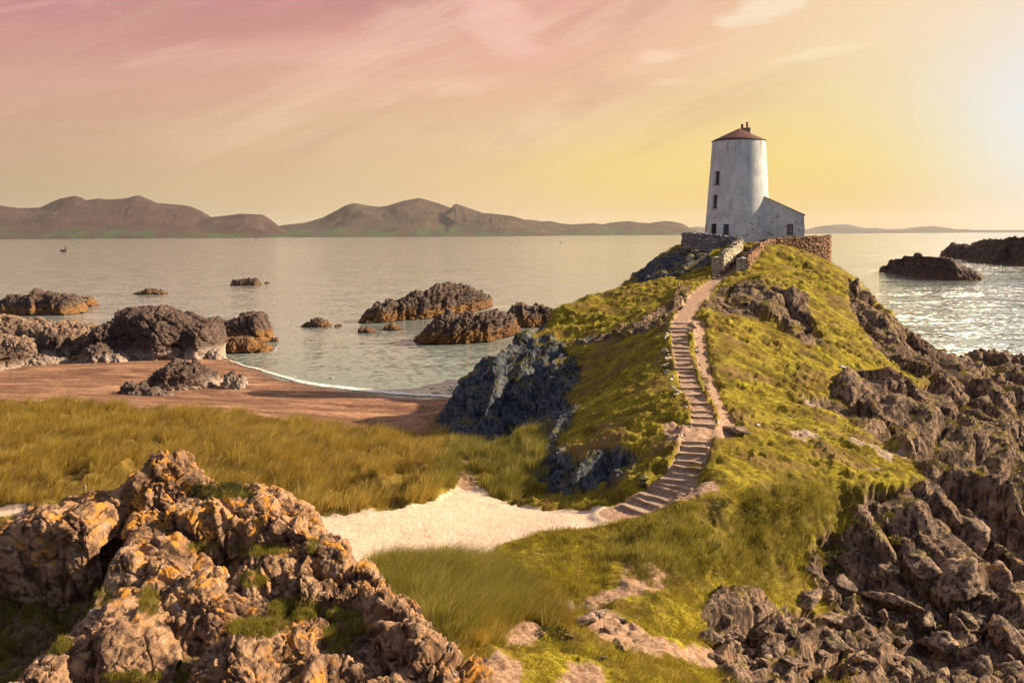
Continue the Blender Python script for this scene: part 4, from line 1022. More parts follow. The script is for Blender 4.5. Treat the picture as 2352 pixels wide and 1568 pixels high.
def masonry_mat(name, a, b, dark, lich=0.5):
    m, nt = new_mat(name)
    geo = nt.new('ShaderNodeNewGeometry'); p = geo.outputs['Position']
    q = nt.vmath('ADD', nt.scale(p, (1, 1, 1.7)), nt.math('MULTIPLY', nt.noise(p, 3.0, 3), 0.25))
    v = nt.voro(q, 3.4, 'F1', 1); e = nt.voro(q, 3.4, 'DISTANCE_TO_EDGE')
    s = nt.sep(v).outputs[0]; f = nt.noise(p, 9.0, 6, 0.68)
    c = nt.mix(nt.ramp(s, 0.1, 0.9), a, b)
    c = nt.mix(nt.math('MULTIPLY', nt.ramp(f, 0.52, 0.66), lich), c, (0.55, 0.48, 0.38, 1))
    c = nt.mix(nt.ramp(e, 0.07, 0.0), c, dark)
    c = nt.mix(nt.math('MULTIPLY', nt.ramp(nt.noise(p, 2.1, 5, 0.7), 0.62, 0.68), 0.6), c, (0.30, 0.15, 0.04, 1))
    finish(nt, c, 0.9, nt.bump(nt.math('ADD', nt.ramp(e, 0.0, 0.12), nt.math('MULTIPLY', f, 0.5)), 0.07, 1.0), 0.15)
    return m
M['plaster'] = plaster_mat('lime_wash')
M['slates'] = slate_mat()
M['stone_warm'] = masonry_mat('warm_rubble', (0.28, 0.15, 0.09, 1), (0.52, 0.32, 0.20, 1), (0.05, 0.03, 0.025, 1))
M['stone_grey'] = masonry_mat('grey_rubble', (0.22, 0.22, 0.23, 1), (0.48, 0.46, 0.44, 1), (0.04, 0.04, 0.045, 1))
M['stone_pale'] = masonry_mat('pale_rubble', (0.50, 0.42, 0.30, 1), (0.76, 0.68, 0.54, 1), (0.12, 0.09, 0.07, 1), 0.7)
M['dark_wood'] = simple_mat('dark_paint', (0.035, 0.03, 0.035), 0.6, 0.3, 6, 0.01)
M['frame'] = simple_mat('window_frame', (0.06, 0.045, 0.05), 0.6, 0.3, 6)
M['sill'] = simple_mat('slate_sill', (0.10, 0.09, 0.095), 0.7, 0.3, 6, 0.01)
M['brick_red'] = simple_mat('terracotta', (0.24, 0.06, 0.045), 0.7, 0.3, 5, 0.02)
M['stack'] = simple_mat('chimney_stone', (0.34, 0.26, 0.18), 0.9, 0.4, 5, 0.03)
def glass_mat(name, c):
    m, nt = new_mat(name); finish(nt, c, 0.08, None, 0.6); return m
M['pane'] = glass_mat('old_glass', (0.05, 0.07, 0.08, 1)); M['pane2'] = glass_mat('curtained_glass', (0.32, 0.22, 0.18, 1))

tower = empty('windmill_tower', tuple(TC + Vector((0, 0, Z_BASE))))
tag(tower, 'white conical stone tower with a low red roof on the hilltop', 'tower')
T0 = Matrix.Translation(TC + Vector((0, 0, Z_BASE))).inverted()
def tlink(mb, name, mat, parent=tower, smooth=False):
    o = mb.build(name, mat, None, smooth)
    o.data.transform(T0); o.parent = parent
    return o
zy = lambda y: tz(900, y, TD - 3.0).z
OPEN = [  # centre phi, half width (m), z0, z1, kind
 (R(-45.4), 0.33, zy(700), zy(588), 'window'), (R(-47.8), 0.32, zy(897), zy(787), 'window'), (R(-19.8), 0.30, zy(1122), zy(1040), 'window'),
 (R(-46.5), 0.40, zy(1033) - 1.95, zy(1033), 'door'), (R(-78), 0.36, zy(1125), zy(1037), 'window')]
def build_tower():
    # wall with openings: the grid lines run along their edges
    zs = set(np.linspace(Z_BASE - 0.6, Z_TOP, 60)); ph = set(np.linspace(-math.pi, math.pi, 121)[:-1])
    for p, hw, z0, z1, kd in OPEN:
        r = tr((z0 + z1) / 2); zs |= {z0, z1}; ph |= {p - hw / r, p + hw / r}
    zs = sorted(zs); ph = sorted(ph)
    def clean(a, keepers, eps):
        out = []
        for v in a:
            if out and abs(v - out[-1]) < eps:
                if v in keepers: out[-1] = v
                continue
            out.append(v)
        return out
    kz = {z for o in OPEN for z in (o[2], o[3])}; kp = {q for o in OPEN for q in (o[0] - o[1] / tr((o[2] + o[3]) / 2), o[0] + o[1] / tr((o[2] + o[3]) / 2))}
    zs = clean(zs, kz, 0.04); ph = clean(ph, kp, 0.012)
    nz_, npn = len(zs), len(ph)
    V = []
    for z in zs:
        for p in ph:
            q = np.array([[math.sin(p) * 3, math.cos(p) * 3, z]])
            j = 0.018 * float(fbm(q * 0.6, 2, 5)[0])
            V.append(tpt(p, tr(z) + j, z))
    F = []
    holes = [(o[0] - o[1] / tr((o[2] + o[3]) / 2) - 1e-4, o[0] + o[1] / tr((o[2] + o[3]) / 2) + 1e-4, o[2] - 1e-4, o[3] + 1e-4) for o in OPEN]
    for a in range(nz_ - 1):
        for b in range(npn):
            b2 = (b + 1) % npn
            pc = (ph[b] + ph[b2]) / 2 if b2 else math.pi
            zc = (zs[a] + zs[a + 1]) / 2
            if any(h[0] < pc < h[1] and h[2] < zc < h[3] for h in holes): continue
            F.append((a * npn + b, a * npn + b2, (a + 1) * npn + b2, (a + 1) * npn + b))
    mb = MB(); mb.add(V, F)
    tlink(mb, 'wall', M['plaster'], smooth=True)
    for p, hw, z0, z1, kd in OPEN:
        zc = (z0 + z1) / 2; r = tr(zc); a = hw / r
        rv = MB()                      # reveal
        for (pa, za), (pb, zb) in (((p - a, z0), (p - a, z1)), ((p + a, z1), (p + a, z0)), ((p - a, z1), (p + a, z1)), ((p + a, z0), (p - a, z0))):
            rv.add([tpt(pa, tr(za), za), tpt(pb, tr(zb), zb), tpt(pb, tr(zb) - 0.28, zb), tpt(pa, tr(za) - 0.28, za)], [(0, 1, 2, 3)])
        n = tu * math.sin(p) + tv * math.cos(p); s = tu * math.cos(p) - tv * math.sin(p); up = Vector((0, 0, 1))
        Mx = Matrix((s, n, up)).transposed()
        c = TC + n * (r - 0.24) + up * zc
        h = z1 - z0; w = 2 * hw
        if kd == 'door':
            d = MB()
            for k in range(5):
                d.box(c + s * ((k - 2) * w / 5), (w / 5 - 0.012, 0.05, h - 0.06), Mx)
            do = tlink(d, 'door', M['dark_wood'])
            fr = MB()
            for sx in (-1, 1): fr.box(c + s * (sx * (hw - 0.03)) + n * 0.035, (0.06, 0.03, h), Mx)
            fr.box(c + up * (h / 2 - 0.03) + n * 0.035, (w - 0.12, 0.03, 0.06), Mx)
            k = tlink(fr, 'door_frame', M['frame'], do); tlink(rv, 'door_reveal', M['plaster'], do)
            hd = MB(); hd.box(c + s * (hw - 0.14) + n * 0.05 - up * 0.05, (0.03, 0.05, 0.14), Mx); tlink(hd, 'handle', M['sill'], do)
            continue
        pn = MB(); pn.box(c - n * 0.02, (w - 0.02, 0.01, h - 0.02), Mx)
        win = tlink(pn, 'window', M['pane'])
        fr = MB()
        for sx in (-1, 1): fr.box(c + s * (sx * (hw - 0.03)), (0.055, 0.05, h - 0.01), Mx)
        for sz in (-1, 1): fr.box(c + up * (sz * (h / 2 - 0.03)), (w - 0.12, 0.05, 0.055), Mx)
        fr.box(c, (0.03, 0.035, h - 0.12), Mx)
        fr.box(c + up * 0.1, (w - 0.12, 0.045, 0.035), Mx)
        tlink(fr, 'frame', M['frame'], win); tlink(rv, 'reveal', M['plaster'], win)
        sl_ = MB(); sl_.box(TC + n * (r - 0.08 + (R_BOT - R_TOP) / (Z_TOP - Z_BASE) * h / 2) + up * (z0 - 0.04), (w + 0.16, 0.32, 0.07), Mx)
        tlink(sl_, 'sill', M['sill'], win)
    # roof: shallow cone of slates with small facets
    apex = tz(962, 238, TD).z
    n_, rings = 48, 8
    V = []; F = []; UV = []
    for k in range(rings + 1):
        f = 1 - k / rings
        for j in range(n_):
            t = 2 * math.pi * j / n_
            V.append(tpt(t, (R_TOP + 0.07) * f + 0.02, Z_TOP - 0.02 + (apex - Z_TOP) * (1 - f) ** 0.96)); UV.append((t * R_TOP * max(f, 0.15), (1 - f) * 2.9, 0, 1))
    for k in range(rings):
        for j in range(n_):
            F.append((k * n_ + j, k * n_ + (j + 1) % n_, (k + 1) * n_ + (j + 1) % n_, (k + 1) * n_ + j))
    # underside lip
    o = len(V)
    for j in range(n_):
        t = 2 * math.pi * j / n_; V.append(tpt(t, R_TOP + 0.06, Z_TOP - 0.09)); UV.append((0, 0, 0, 1))
    for j in range(n_): F.append((j, o + j, o + (j + 1) % n_, (j + 1) % n_))
    for j in range(n_):
        t = 2 * math.pi * j / n_; V.append(tpt(t, R_TOP - 0.25, Z_TOP - 0.09)); UV.append((0, 0, 0, 1))
    for j in range(n_): F.append((o + j, o + n_ + j, o + n_ + (j + 1) % n_, o + (j + 1) % n_))
    me = np_mesh('roof', np.array([tuple(T0 @ v) for v in V]), np.array(F), {'ruv': np.array(UV)}, smooth=False)
    roof = link('roof', me, M['slates'], tower)
    cs = MB(); c = TC + tu * 0.66 + tv * -0.35
    Mx = Matrix((tu, tv, Vector((0, 0, 1)))).transposed()
    cs.box(c + Vector((0, 0, apex - 0.42)), (0.92, 0.5, 0.95), Mx, 0.01)
    cs.box(c + Vector((0, 0, apex + 0.02)), (1.0, 0.58, 0.07), Mx, 0.01)
    ch = tlink(cs, 'chimney', M['stack'], roof)
    for dx, h, r in ((-0.36, 0.40, 0.125), (0.12, 0.60, 0.10)):
        pt = MB(); b = c + tu * dx + Vector((0, 0, apex + 0.04))
        pt.tube([b, b + Vector((0, 0, h * 0.86)), b + Vector((0, 0, h * 0.87)), b + Vector((0, 0, h))], [r, r * 0.9, r * 1.12, r * 1.08], 14)
        tlink(pt, 'chimney_pot', M['brick_red'], roof, True)
build_tower()

def build_annex():
    z_l = tz(1170, 818, TD - 1).z; z_r = tz(1505, 962, TD - 1).z
    x_l = (1150 - 942) * pxm; x_r = (1503 - 942) * pxm * 0.955
    fv, bv = 1.55, -2.6
    ax = empty('annex', (0, 0, 0)); ax.parent = tower
    def pt(x, v, z): return TC + tu * x + tv * v + Vector((0, 0, z))
    zt = lambda x: z_l + (z_r - z_l) * (x - (1170 - 942) * pxm) / (x_r - (1170 - 942) * pxm)
    wx0, wx1 = (1343 - 942) * pxm, (1392 - 942) * pxm; wz0, wz1 = tz(900, 1122, TD - 2).z, tz(900, 1043, TD - 2).z
    mb = MB()
    # front wall as panels round the window
    xs = sorted([x_l, x_l + .9, x_l + 1.9, wx0, wx1, x_r - 0.45, x_r]); zs = [Z_BASE - 0.6, wz0, wz1]
    for i in range(len(xs) - 1):
        a, b = xs[i], xs[i + 1]
        for k in range(3):
            if k == 1 and abs(a - wx0) < 1e-6: continue
            za = zs[k]; ta, tb = (zs[k + 1], zs[k + 1]) if k < 2 else (zt(a) - 0.06, zt(b) - 0.06)
            mb.add([pt(a, fv, za), pt(b, fv, za), pt(b, fv, tb), pt(a, fv, ta)], [(0, 1, 2, 3)])
    mb.add([pt(x_r, fv, zs[0]), pt(x_r, bv, zs[0]), pt(x_r, bv, zt(x_r) - 0.06), pt(x_r, fv, zt(x_r) - 0.06)], [(0, 1, 2, 3)])
    mb.add([pt(x_r, bv, zs[0]), pt(x_l, bv, zs[0]), pt(x_l, bv, zt(x_l) - 0.06), pt(x_r, bv, zt(x_r) - 0.06)], [(0, 1, 2, 3)])
    # buttress at the right-hand corner
    Mx = Matrix((tu, tv, Vector((0, 0, 1)))).transposed()
    zb = tz(900, 1045, TD - 2).z
    mb.box(pt(x_r + 0.035, fv - 0.5, (zb + Z_BASE - 0.6) / 2), (0.07, 0.9, zb - Z_BASE + 0.6), Mx)
    tlink(mb, 'annex_wall', M['plaster'])
    rf = MB()
    a, b = x_l - 0.1, x_r + 0.10
    V = []
    for x in (a, b):
        for v in (fv + 0.08, bv - 0.1):
            V += [pt(x, v, zt(x) - 0.055), pt(x, v, zt(x) + 0.035)]
    rf.add(V, [(0, 1, 5, 4), (2, 6, 7, 3), (1, 3, 7, 5), (0, 4, 6, 2), (4, 5, 7, 6), (0, 2, 3, 1)])
    tlink(rf, 'annex_roof', M['sill'])
    bg = MB(); V = []
    for x in (x_l + 0.16, x_r):
        for v in (fv + 0.003, fv + 0.06): V += [pt(x, v, zt(x) - 0.24), pt(x, v, zt(x) - 0.06)]
    bg.add(V, [(0, 1, 5, 4), (2, 6, 7, 3), (1, 3, 7, 5), (0, 4, 6, 2), (4, 5, 7, 6), (0, 2, 3, 1)])
    tlink(bg, 'verge', M['plaster'])
    c = pt((wx0 + wx1) / 2, fv - 0.2, (wz0 + wz1) / 2); w, h = wx1 - wx0, wz1 - wz0
    pn = MB(); pn.box(c - tv * 0.02, (w - 0.01, 0.01, h - 0.01), Mx); win = tlink(pn, 'window', M['pane2'])
    fr = MB()
    for s in (-1, 1):
        fr.box(c + tu * (s * (w / 2 - 0.035)), (0.07, 0.05, h - 0.01), Mx); fr.box(c + Vector((0, 0, s * (h / 2 - 0.035))), (w - 0.14, 0.05, 0.07), Mx)
    fr.box(c, (0.04, 0.035, h - 0.15), Mx); fr.box(c + Vector((0, 0, 0.05)), (w - 0.15, 0.045, 0.04), Mx)
    tlink(fr, 'frame', M['frame'], win)
    rv = MB()
    for (xa, za), (xb, zb_) in (((wx0, wz0), (wx0, wz1)), ((wx1, wz1), (wx1, wz0)), ((wx0, wz1), (wx1, wz1)), ((wx1, wz0), (wx0, wz0))):
        rv.add([pt(xa, fv, za), pt(xb, fv, zb_), pt(xb, fv - 0.25, zb_), pt(xa, fv - 0.25, za)], [(0, 1, 2, 3)])
    tlink(rv, 'reveal', M['plaster'], win)
    sl_ = MB(); sl_.box(pt((wx0 + wx1) / 2, fv + 0.03, wz0 - 0.035), (w + 0.14, 0.2, 0.06), Mx); tlink(sl_, 'sill', M['sill'], win)
    bpy.data.objects.remove(ax)
build_annex()

# ------------------------------------------------------------------ rubble walls round the tower
def rubble_wall(name, label, pts, mat, thick=0.5, seed=1, cat='wall', closed_end=True, coping=True, group=None):
    """pts: (x, y, z top, z bottom)"""
    P = np.array(pts, float)
    L = np.concatenate([[0], np.cumsum(np.linalg.norm(np.diff(P[:, :2], axis=0), axis=1))])
    n = max(8, int(L[-1] / 0.07)); s = np.linspace(0, L[-1], n)
    c = np.stack([np.interp(s, L, P[:, k]) for k in range(4)], 1)
    d = np.gradient(c[:, :2], axis=0); d /= np.linalg.norm(d, axis=1)[:, None]; nr = np.stack([d[:, 1], -d[:, 0]], 1)
    hgt = (c[:, 2] - c[:, 3]).max(); nv = max(6, int(hgt / 0.07))
    tp = c[:, 2] + 0.05 * fbm(np.stack([s * 1.6, s * 0, s * 0], 1), 3, seed)
    rows = []
    for k in range(nv + 1):
        f = k / nv; rows.append((1, f, 0.5 + 0.06 * (1 - f)))
    for k in range(4): rows.append((1 - 2 * (k + 1) / 5, 1, 0.5))
    for k in range(nv + 1):
        f = 1 - k / nv; rows.append((-1, f, 0.5 + 0.06 * (1 - f)))
    V = []; N = []
    for side, f, w in rows:
        z = c[:, 3] + (tp - c[:, 3]) * f
        V.append(np.stack([c[:, 0] + nr[:, 0] * side * thick * w, c[:, 1] + nr[:, 1] * side * thick * w, z], 1))
        nn = np.stack([nr[:, 0] * side, nr[:, 1] * side, np.full(n, 0.0 if f < 1 else 0.8)], 1); N.append(nn)
    V = np.concatenate(V); N = np.concatenate(N); N /= np.linalg.norm(N, axis=1)[:, None] + 1e-9
    f1, f2, cid = worley(V * np.array([2.6, 2.6, 4.2]), seed + 3, True)
    V = V + N * (0.10 * smooth01(f2 - f1, 0, 0.3) + 0.09 * (cid - 0.5) - 0.06)[:, None]
    m = len(rows); i = (np.arange(m - 1)[:, None] * n + np.arange(n - 1)[None]).ravel()
    F = [np.stack([i, i + 1, i + n + 1, i + n], 1)]
    o = bpy.data.objects.new(name, None)
    a = np.arange(m) * n
    caps = []
    for e in (0, n - 1):
        for k in range(m // 2):
            caps.append((a[k] + e, a[k + 1] + e, a[m - 2 - k] + e, a[m - 1 - k] + e))
    F.append(np.array(caps))
    org = np.array([P[0, 0], P[0, 1], P[:, 3].min()])
    me = np_mesh(name, V - org, F, smooth=False)
    ob = link(name, me, mat); ob.location = org
    tag(ob, label, cat, group)
    if coping:
        cp = MB(); r = random.Random(seed); t = 0.0
        while t < L[-1] - 0.1:
            w = r.uniform(0.16, 0.36); x, y, zt_ = [float(np.interp(t + w / 2, s, q)) for q in (c[:, 0], c[:, 1], tp)]
            dx, dy = [float(np.interp(t + w / 2, s, q)) for q in (d[:, 0], d[:, 1])]
            Mx = Matrix(((dx, dy, 0), (dy, -dx, 0), (0, 0, 1))) @ Matrix.Rotation(r.uniform(-.3, .3), 3, 'Y')
            h = r.uniform(0.10, 0.24)
            cp.box((x - org[0], y - org[1], zt_ - org[2] + h * 0.3), (w * 0.95, thick * r.uniform(0.8, 1.12), h), Mx, 0.03)
            t += w
        cp.build('coping', mat, ob)
    return ob
def wp(zx, zt_, zb_, D):
    a = tz(zx, zt_, D); b = tz(zx, zb_, D)
    return (a.x, a.y, a.z, b.z)
rubble_wall('stone_wall', 'grey rubble wall on the dark knoll left of the tower door', [wp(492, 1122, 1240, 96.5), wp(560, 1122, 1240, 94.8), wp(640, 1124, 1250, 93.6), wp(700, 1134, 1270, 93), wp(780, 1142, 1290, 92.6), wp(860, 1150, 1300, 92.3), wp(930, 1160, 1290, 92.2), wp(975, 1168, 1280, 92)], M['stone_grey'], 0.5, 3)
rubble_wall('stone_wall', 'warm lit wall on the left side of the gateway path', [wp(968, 1178, 1290, 91.4), wp(930, 1205, 1320, 89.6), wp(890, 1235, 1350, 88.0), wp(850, 1262, 1385, 86.6), wp(808, 1298, 1430, 85.1)], M['stone_pale'], 0.5, 13)
rubble_wall('stone_wall', 'long reddish retaining wall right of the gateway, ending in a high corner', [wp(1010, 1318, 1450, 84.6), wp(1040, 1290, 1400, 86.0), wp(1080, 1250, 1360, 87.8), wp(1120, 1212, 1330, 89.4), wp(1170, 1184, 1320, 91.0), wp(1230, 1168, 1320, 92.0), wp(1320, 1160, 1330, 92.6), wp(1420, 1157, 1340, 93.2), wp(1520, 1154, 1370, 93.8), wp(1620, 1150, 1400, 94.6), wp(1697, 1146, 1430, 95.4), wp(1702, 1146, 1430, 98.5), wp(1700, 1146, 1430, 103)], M['stone_warm'], 0.5, 23)
rubble_wall('gatepost', 'thick pale left gatepost at the foot of the tower', [wp(732, 1314, 1475, 84.3), wp(795, 1314, 1475, 84.3)], M['stone_pale'], 0.75, 33, 'gatepost', coping=False, group='gateposts below the tower')
rubble_wall('gatepost', 'thick pale right gatepost at the foot of the tower', [wp(940, 1318, 1490, 83.6), wp(1010, 1318, 1490, 83.6)], M['stone_pale'], 0.75, 43, 'gatepost', coping=False, group='gateposts below the tower')
# ------------------------------------------------------------------ rocks
def ridge_rock(name, label, prof, mat, foot_z=0.0, D=None, foot_Y=None, wf=3.0, wb=3.0, res=0.1, amp=0.5, size=1.6, seed=1, group=None, cat='rock', strata=(0.7, -0.4, 0.35), along=(0.3, 0.1, -0.9), fpow=0.8, gpow=0.9, fine=0.35, ratio=3.0, wrinkle=0.03, crack=0.0, overhang=0.0, dunit=FOC):
    """prof: (X, Ytop) or (X, Ytop, D); a crag whose crest follows the profile, falling away to both sides"""
    pr = []
    for q in prof:
        X, Y = q[:2]
        if len(q) > 2: d = q[2]
        elif D: d = D
        else:
            fy = foot_Y if not hasattr(foot_Y, '__len__') else float(np.interp(X, [a[0] for a in foot_Y], [a[1] for a in foot_Y]))
            d = atz(X, fy, foot_z).y + wf * 0.9
        pr.append(tuple(at(X, Y, d)))
    pr = np.array(pr)
    L = np.concatenate([[0], np.cumsum(np.linalg.norm(np.diff(pr[:, :2], axis=0), axis=1))])
    nu = int(min(620, max(24, L[-1] / res))); s = np.linspace(0, L[-1], nu)
    c = np.stack([np.interp(s, L, pr[:, k]) for k in range(3)], 1)
    hmax = max(c[:, 2].max() - foot_z, 0.3)
    h = np.maximum(c[:, 2] - foot_z, 0.02)
    nv = int(min(420, max(16, (hmax + wf + wb) * 1.25 / res)))
    th = np.linspace(-math.pi / 2, math.pi / 2, nv)
    endf = np.minimum(smooth01(s, -0.02 * L[-1], 0.10 * L[-1]), smooth01(L[-1] - s, -0.02 * L[-1], 0.10 * L[-1]))
    wk = (0.35 + 0.65 * np.sqrt(h / hmax)) * np.sqrt(np.clip(endf, 0.03, 1))
    T, S = np.meshgrid(th, s, indexing='ij')
    off = np.sign(np.sin(T)) * np.abs(np.sin(T)) ** fpow
    up = np.maximum(np.cos(T), 0) ** gpow
    wid = np.where(off < 0, wf, wb)
    irr = 1 + 0.30 * fbm(np.stack([S.ravel() / size * 0.35, (T.ravel() < 0) * 5.0, S.ravel() * 0], 1), 3, seed + 2).reshape(S.shape)
    X = np.interp(S, s, c[:, 0]); Yc = np.interp(S, s, c[:, 1]); H = np.interp(S, s, h) * up; W = np.interp(S, s, wk)
    Y = Yc + off * wid * W * irr - overhang * np.where(off < 0, 1, 0) * up
    Z = foot_z - 0.35 * (1 - up) * (1 if foot_z > 0.5 else 2) + H
    P = np.stack([X, Y, Z], -1)
    du = np.gradient(P, axis=1); dv = np.gradient(P, axis=0)
    N = np.cross(du, dv); N /= np.linalg.norm(N, axis=2)[..., None] + 1e-9
    if N[nv // 2, :, 2].mean() < 0: N = -N
    p = P.reshape(-1, 3)
    rel = slabs(p, size, seed, strata, along, ratio) + fine * slabs(p, size * 0.28, seed + 50, strata, along, 1.8) * 0.5
    if crack:
        q_ = np.stack([p @ np.array([0.8, -0.5, 0.3]), p @ np.array([0.5, 0.8, 0.0]), (p @ np.array([-0.15, -0.3, 0.95])) * 0.35], 1) / size * 1.25 + 0.25 * perlin(p / size * 2.0, seed)[:, None]
        _, j_ = facets(q_, seed + 77); rel = rel - crack / amp * (1 - smooth01(j_, 0.0, 0.055))
    wr = wrinkle * (ridged(p * np.array([9.0, 9.0, 5.0]) / max(size, 0.8), 3, seed + 5) - 0.6)
    k = np.clip(np.minimum(W, 1) * 1.2, 0.15, 1).ravel()
    p = p + N.reshape(-1, 3) * ((rel * amp + wr) * k)[:, None]
    org = np.array([c[:, 0].mean(), c[:, 1].mean(), foot_z])
    i = (np.arange(nv - 1)[:, None] * nu + np.arange(nu - 1)[None]).ravel()
    me = np_mesh(name, p - org, np.stack([i, i + 1, i + nu + 1, i + nu], 1), smooth=False)
    o = link(name, me, mat); o.location = org
    return tag(o, label, cat, group)
Z1 = lambda L: [(x * 0.3418, 602.9 + y * 0.3418) for x, y in L]
Z6 = lambda L: [(746.5 + x * 0.3478, 602.9 + y * 0.3478) for x, y in L]
Z3 = lambda L: [(1808.7 + x * 0.231, 459.4 + y * 0.231) for x, y in L]
Z4 = lambda L: [(q[0] * 0.3662, 1004.9 + q[1] * 0.3662) + tuple(q[2:]) for q in L]
Z8 = lambda L: [(1722.6 + x * 0.293, 574.2 + y * 0.293) for x, y in L]
SR = M['sea_rock']
# skerries in the bay
ridge_rock('sea_rock', 'long low island with a brown tide band at the left edge of the bay', Z1([(-300, 320), (-150, 290), (0, 262), (60, 240), (120, 225), (200, 207), (250, 205), (330, 212), (420, 218), (500, 228), (530, 245), (545, 330)]), SR, 0, foot_Y=724, wf=5, wb=8, res=0.14, amp=0.72, size=3.2, seed=11)
ridge_rock('sea_rock', 'low brown ledge trailing off the end of the left island', Z1([(505, 250), (530, 238), (570, 231), (600, 240), (622, 262), (640, 275), (656, 292)]), SR, 0, foot_Y=704, wf=2.5, wb=4, res=0.14, amp=0.40, size=2.0, seed=13)
ridge_rock('sea_rock', 'dark domed rock with a pale foot, largest on the beach', Z1([(622, 600), (640, 540), (665, 490), (705, 440), (750, 392), (830, 357), (880, 327), (960, 310), (1050, 306), (1120, 322), (1200, 335), (1260, 350), (1310, 383), (1350, 400), (1400, 396), (1450, 410), (1470, 440), (1484, 520), (1490, 600)]), M['beach_rock'], 0.5, foot_Y=826, wf=7.0, wb=7, res=0.085, amp=0.60, size=2.0, seed=17, fpow=0.55, gpow=0.72, strata=(0.6, -0.5, 0.5))
ridge_rock('sea_rock', 'pale little rock at the right foot of the domed beach rock', Z1([(1395, 640), (1410, 585), (1430, 572), (1455, 590), (1478, 575), (1500, 625)]), M['beach_rock'], 0.4, foot_Y=823, wf=1.6, wb=2, res=0.06, amp=0.3, size=0.9, seed=18)
ridge_rock('sea_rock', 'steep-ended rock standing in the water beside the domed beach rock', Z1([(1420, 420), (1440, 392), (1470, 384), (1500, 402), (1560, 385), (1620, 357), (1680, 336), (1710, 345), (1740, 336), (1760, 360), (1780, 402), (1805, 450), (1830, 500)]), SR, 0, foot_Y=790, wf=4.5, wb=5, res=0.09, amp=0.48, size=1.7, seed=19, fpow=0.6)
ridge_rock('sea_rock', 'orange weed-covered ledge in front of the steep-ended rock', Z1([(1490, 570), (1510, 530), (1540, 512), (1600, 497), (1680, 502), (1720, 530), (1760, 548), (1800, 560), (1828, 582)]), SR, 0, foot_Y=812, wf=2.6, wb=3.5, res=0.08, amp=0.36, size=1.3, seed=23)
ridge_rock('sea_rock', 'small orange stub off the tip of the steep-ended rock', Z1([(1833, 528), (1842, 508), (1862, 504), (1871, 526)]), SR, 0, foot_Y=785, wf=0.8, wb=1, res=0.08, amp=0.12, size=0.6, seed=25)
ridge_rock('sea_rock', 'craggy brown rock alone on the beach sand', Z1([(975, 850), (985, 820), (1020, 770), (1060, 730), (1110, 692), (1155, 664), (1200, 680), (1280, 676), (1310, 708), (1370, 720), (1420, 760), (1460, 792), (1492, 832)]), M['beach_rock'], 0.9, foot_Y=[(330, 905), (420, 902), (512, 890)], wf=4.0, wb=3.5, res=0.06, amp=0.52, size=1.3, seed=29, fpow=0.6, gpow=0.8, strata=(0.6, -0.5, -0.5), along=(0.6, 0, 0.7))
ridge_rock('sea_rock', 'low grey left shoulder of the lone beach rock', Z1([(750, 915), (790, 875), (830, 840), (865, 800), (885, 815), (940, 818), (980, 842), (1050, 838), (1110, 862), (1170, 885)]), M['beach_rock'], 1.1, foot_Y=916, wf=1.4, wb=2, res=0.06, amp=0.32, size=1.1, seed=31)
ridge_rock('sea_rock', 'jagged pale twin-peaked rock right of the lone beach rock', Z1([(1485, 835), (1510, 782), (1550, 754), (1585, 776), (1610, 762), (1635, 780), (1658, 815)]), M['beach_rock'], 0.9, foot_Y=888, wf=1.2, wb=1.6, res=0.06, amp=0.32, size=0.9, seed=37)
for k, (L_, fy, wf_, lab) in enumerate([
    ([(888, 213), (940, 192), (1000, 171), (1030, 182), (1080, 185), (1122, 200)], 676.5, 3, 'flat brown skerry, nearest the left island, with gulls'),
    ([(1550, 148), (1565, 122), (1620, 112), (1680, 104), (1720, 110), (1748, 137)], 656, 3.5, 'blocky brown skerry far out in the bay'),
    ([(1774, 138), (1790, 128), (1812, 134)], 651, 1.2, 'tiny black rock right of the blocky skerry'),
    ([(2020, 430), (2060, 397), (2120, 373), (2180, 382), (2226, 412)], 752, 2.4, 'peaked brown skerry in mid bay'),
    ([(2030, 455), (2060, 446), (2100, 447)], 758, 1.0, 'low ledge at the foot of the peaked skerry'),
    ([(2242, 430), (2262, 405), (2297, 415)], 750.5, 1.2, 'small round rock just right of the peaked skerry')]):
    ridge_rock('sea_rock', lab, Z1(L_), M['far_rock'], 0, foot_Y=fy, wf=wf_, wb=wf_ * 1.2, res=0.1, amp=0.38 if wf_ > 2 else 0.15, size=1.4, seed=41 + k)
ridge_rock('sea_rock', 'largest black island in the bay, sloping down to the left', Z6([(212, 412), (230, 372), (270, 318), (340, 272), (400, 262), (470, 252), (520, 226), (600, 197), (680, 192), (712, 186), (740, 152), (800, 132), (840, 128), (900, 142), (960, 162), (1010, 192), (1070, 216), (1098, 240), (1112, 292)]), SR, 0, foot_Y=[(820, 747), (940, 737), (1030, 727), (1100, 714), (1135, 704)], wf=6.0, wb=7, res=0.11, amp=0.80, size=2.4, seed=51, strata=(0.75, -0.3, -0.45), along=(0.3, 0.1, 0.8), fpow=0.7)
ridge_rock('sea_rock', 'broad black rock with orange foot, nearer than the largest island', Z6([(562, 514), (620, 490), (680, 430), (720, 372), (780, 338), (820, 338), (860, 352), (940, 326), (1000, 336), (1080, 322), (1140, 325), (1200, 350), (1245, 378), (1275, 410), (1292, 452)]), SR, 0, foot_Y=[(940, 786), (985, 792), (1060, 790), (1120, 787), (1165, 776), (1196, 765)], wf=4.5, wb=5, res=0.09, amp=0.64, size=1.9, seed=53, strata=(0.75, -0.3, -0.45), along=(0.3, 0.1, 0.8), fpow=0.65)
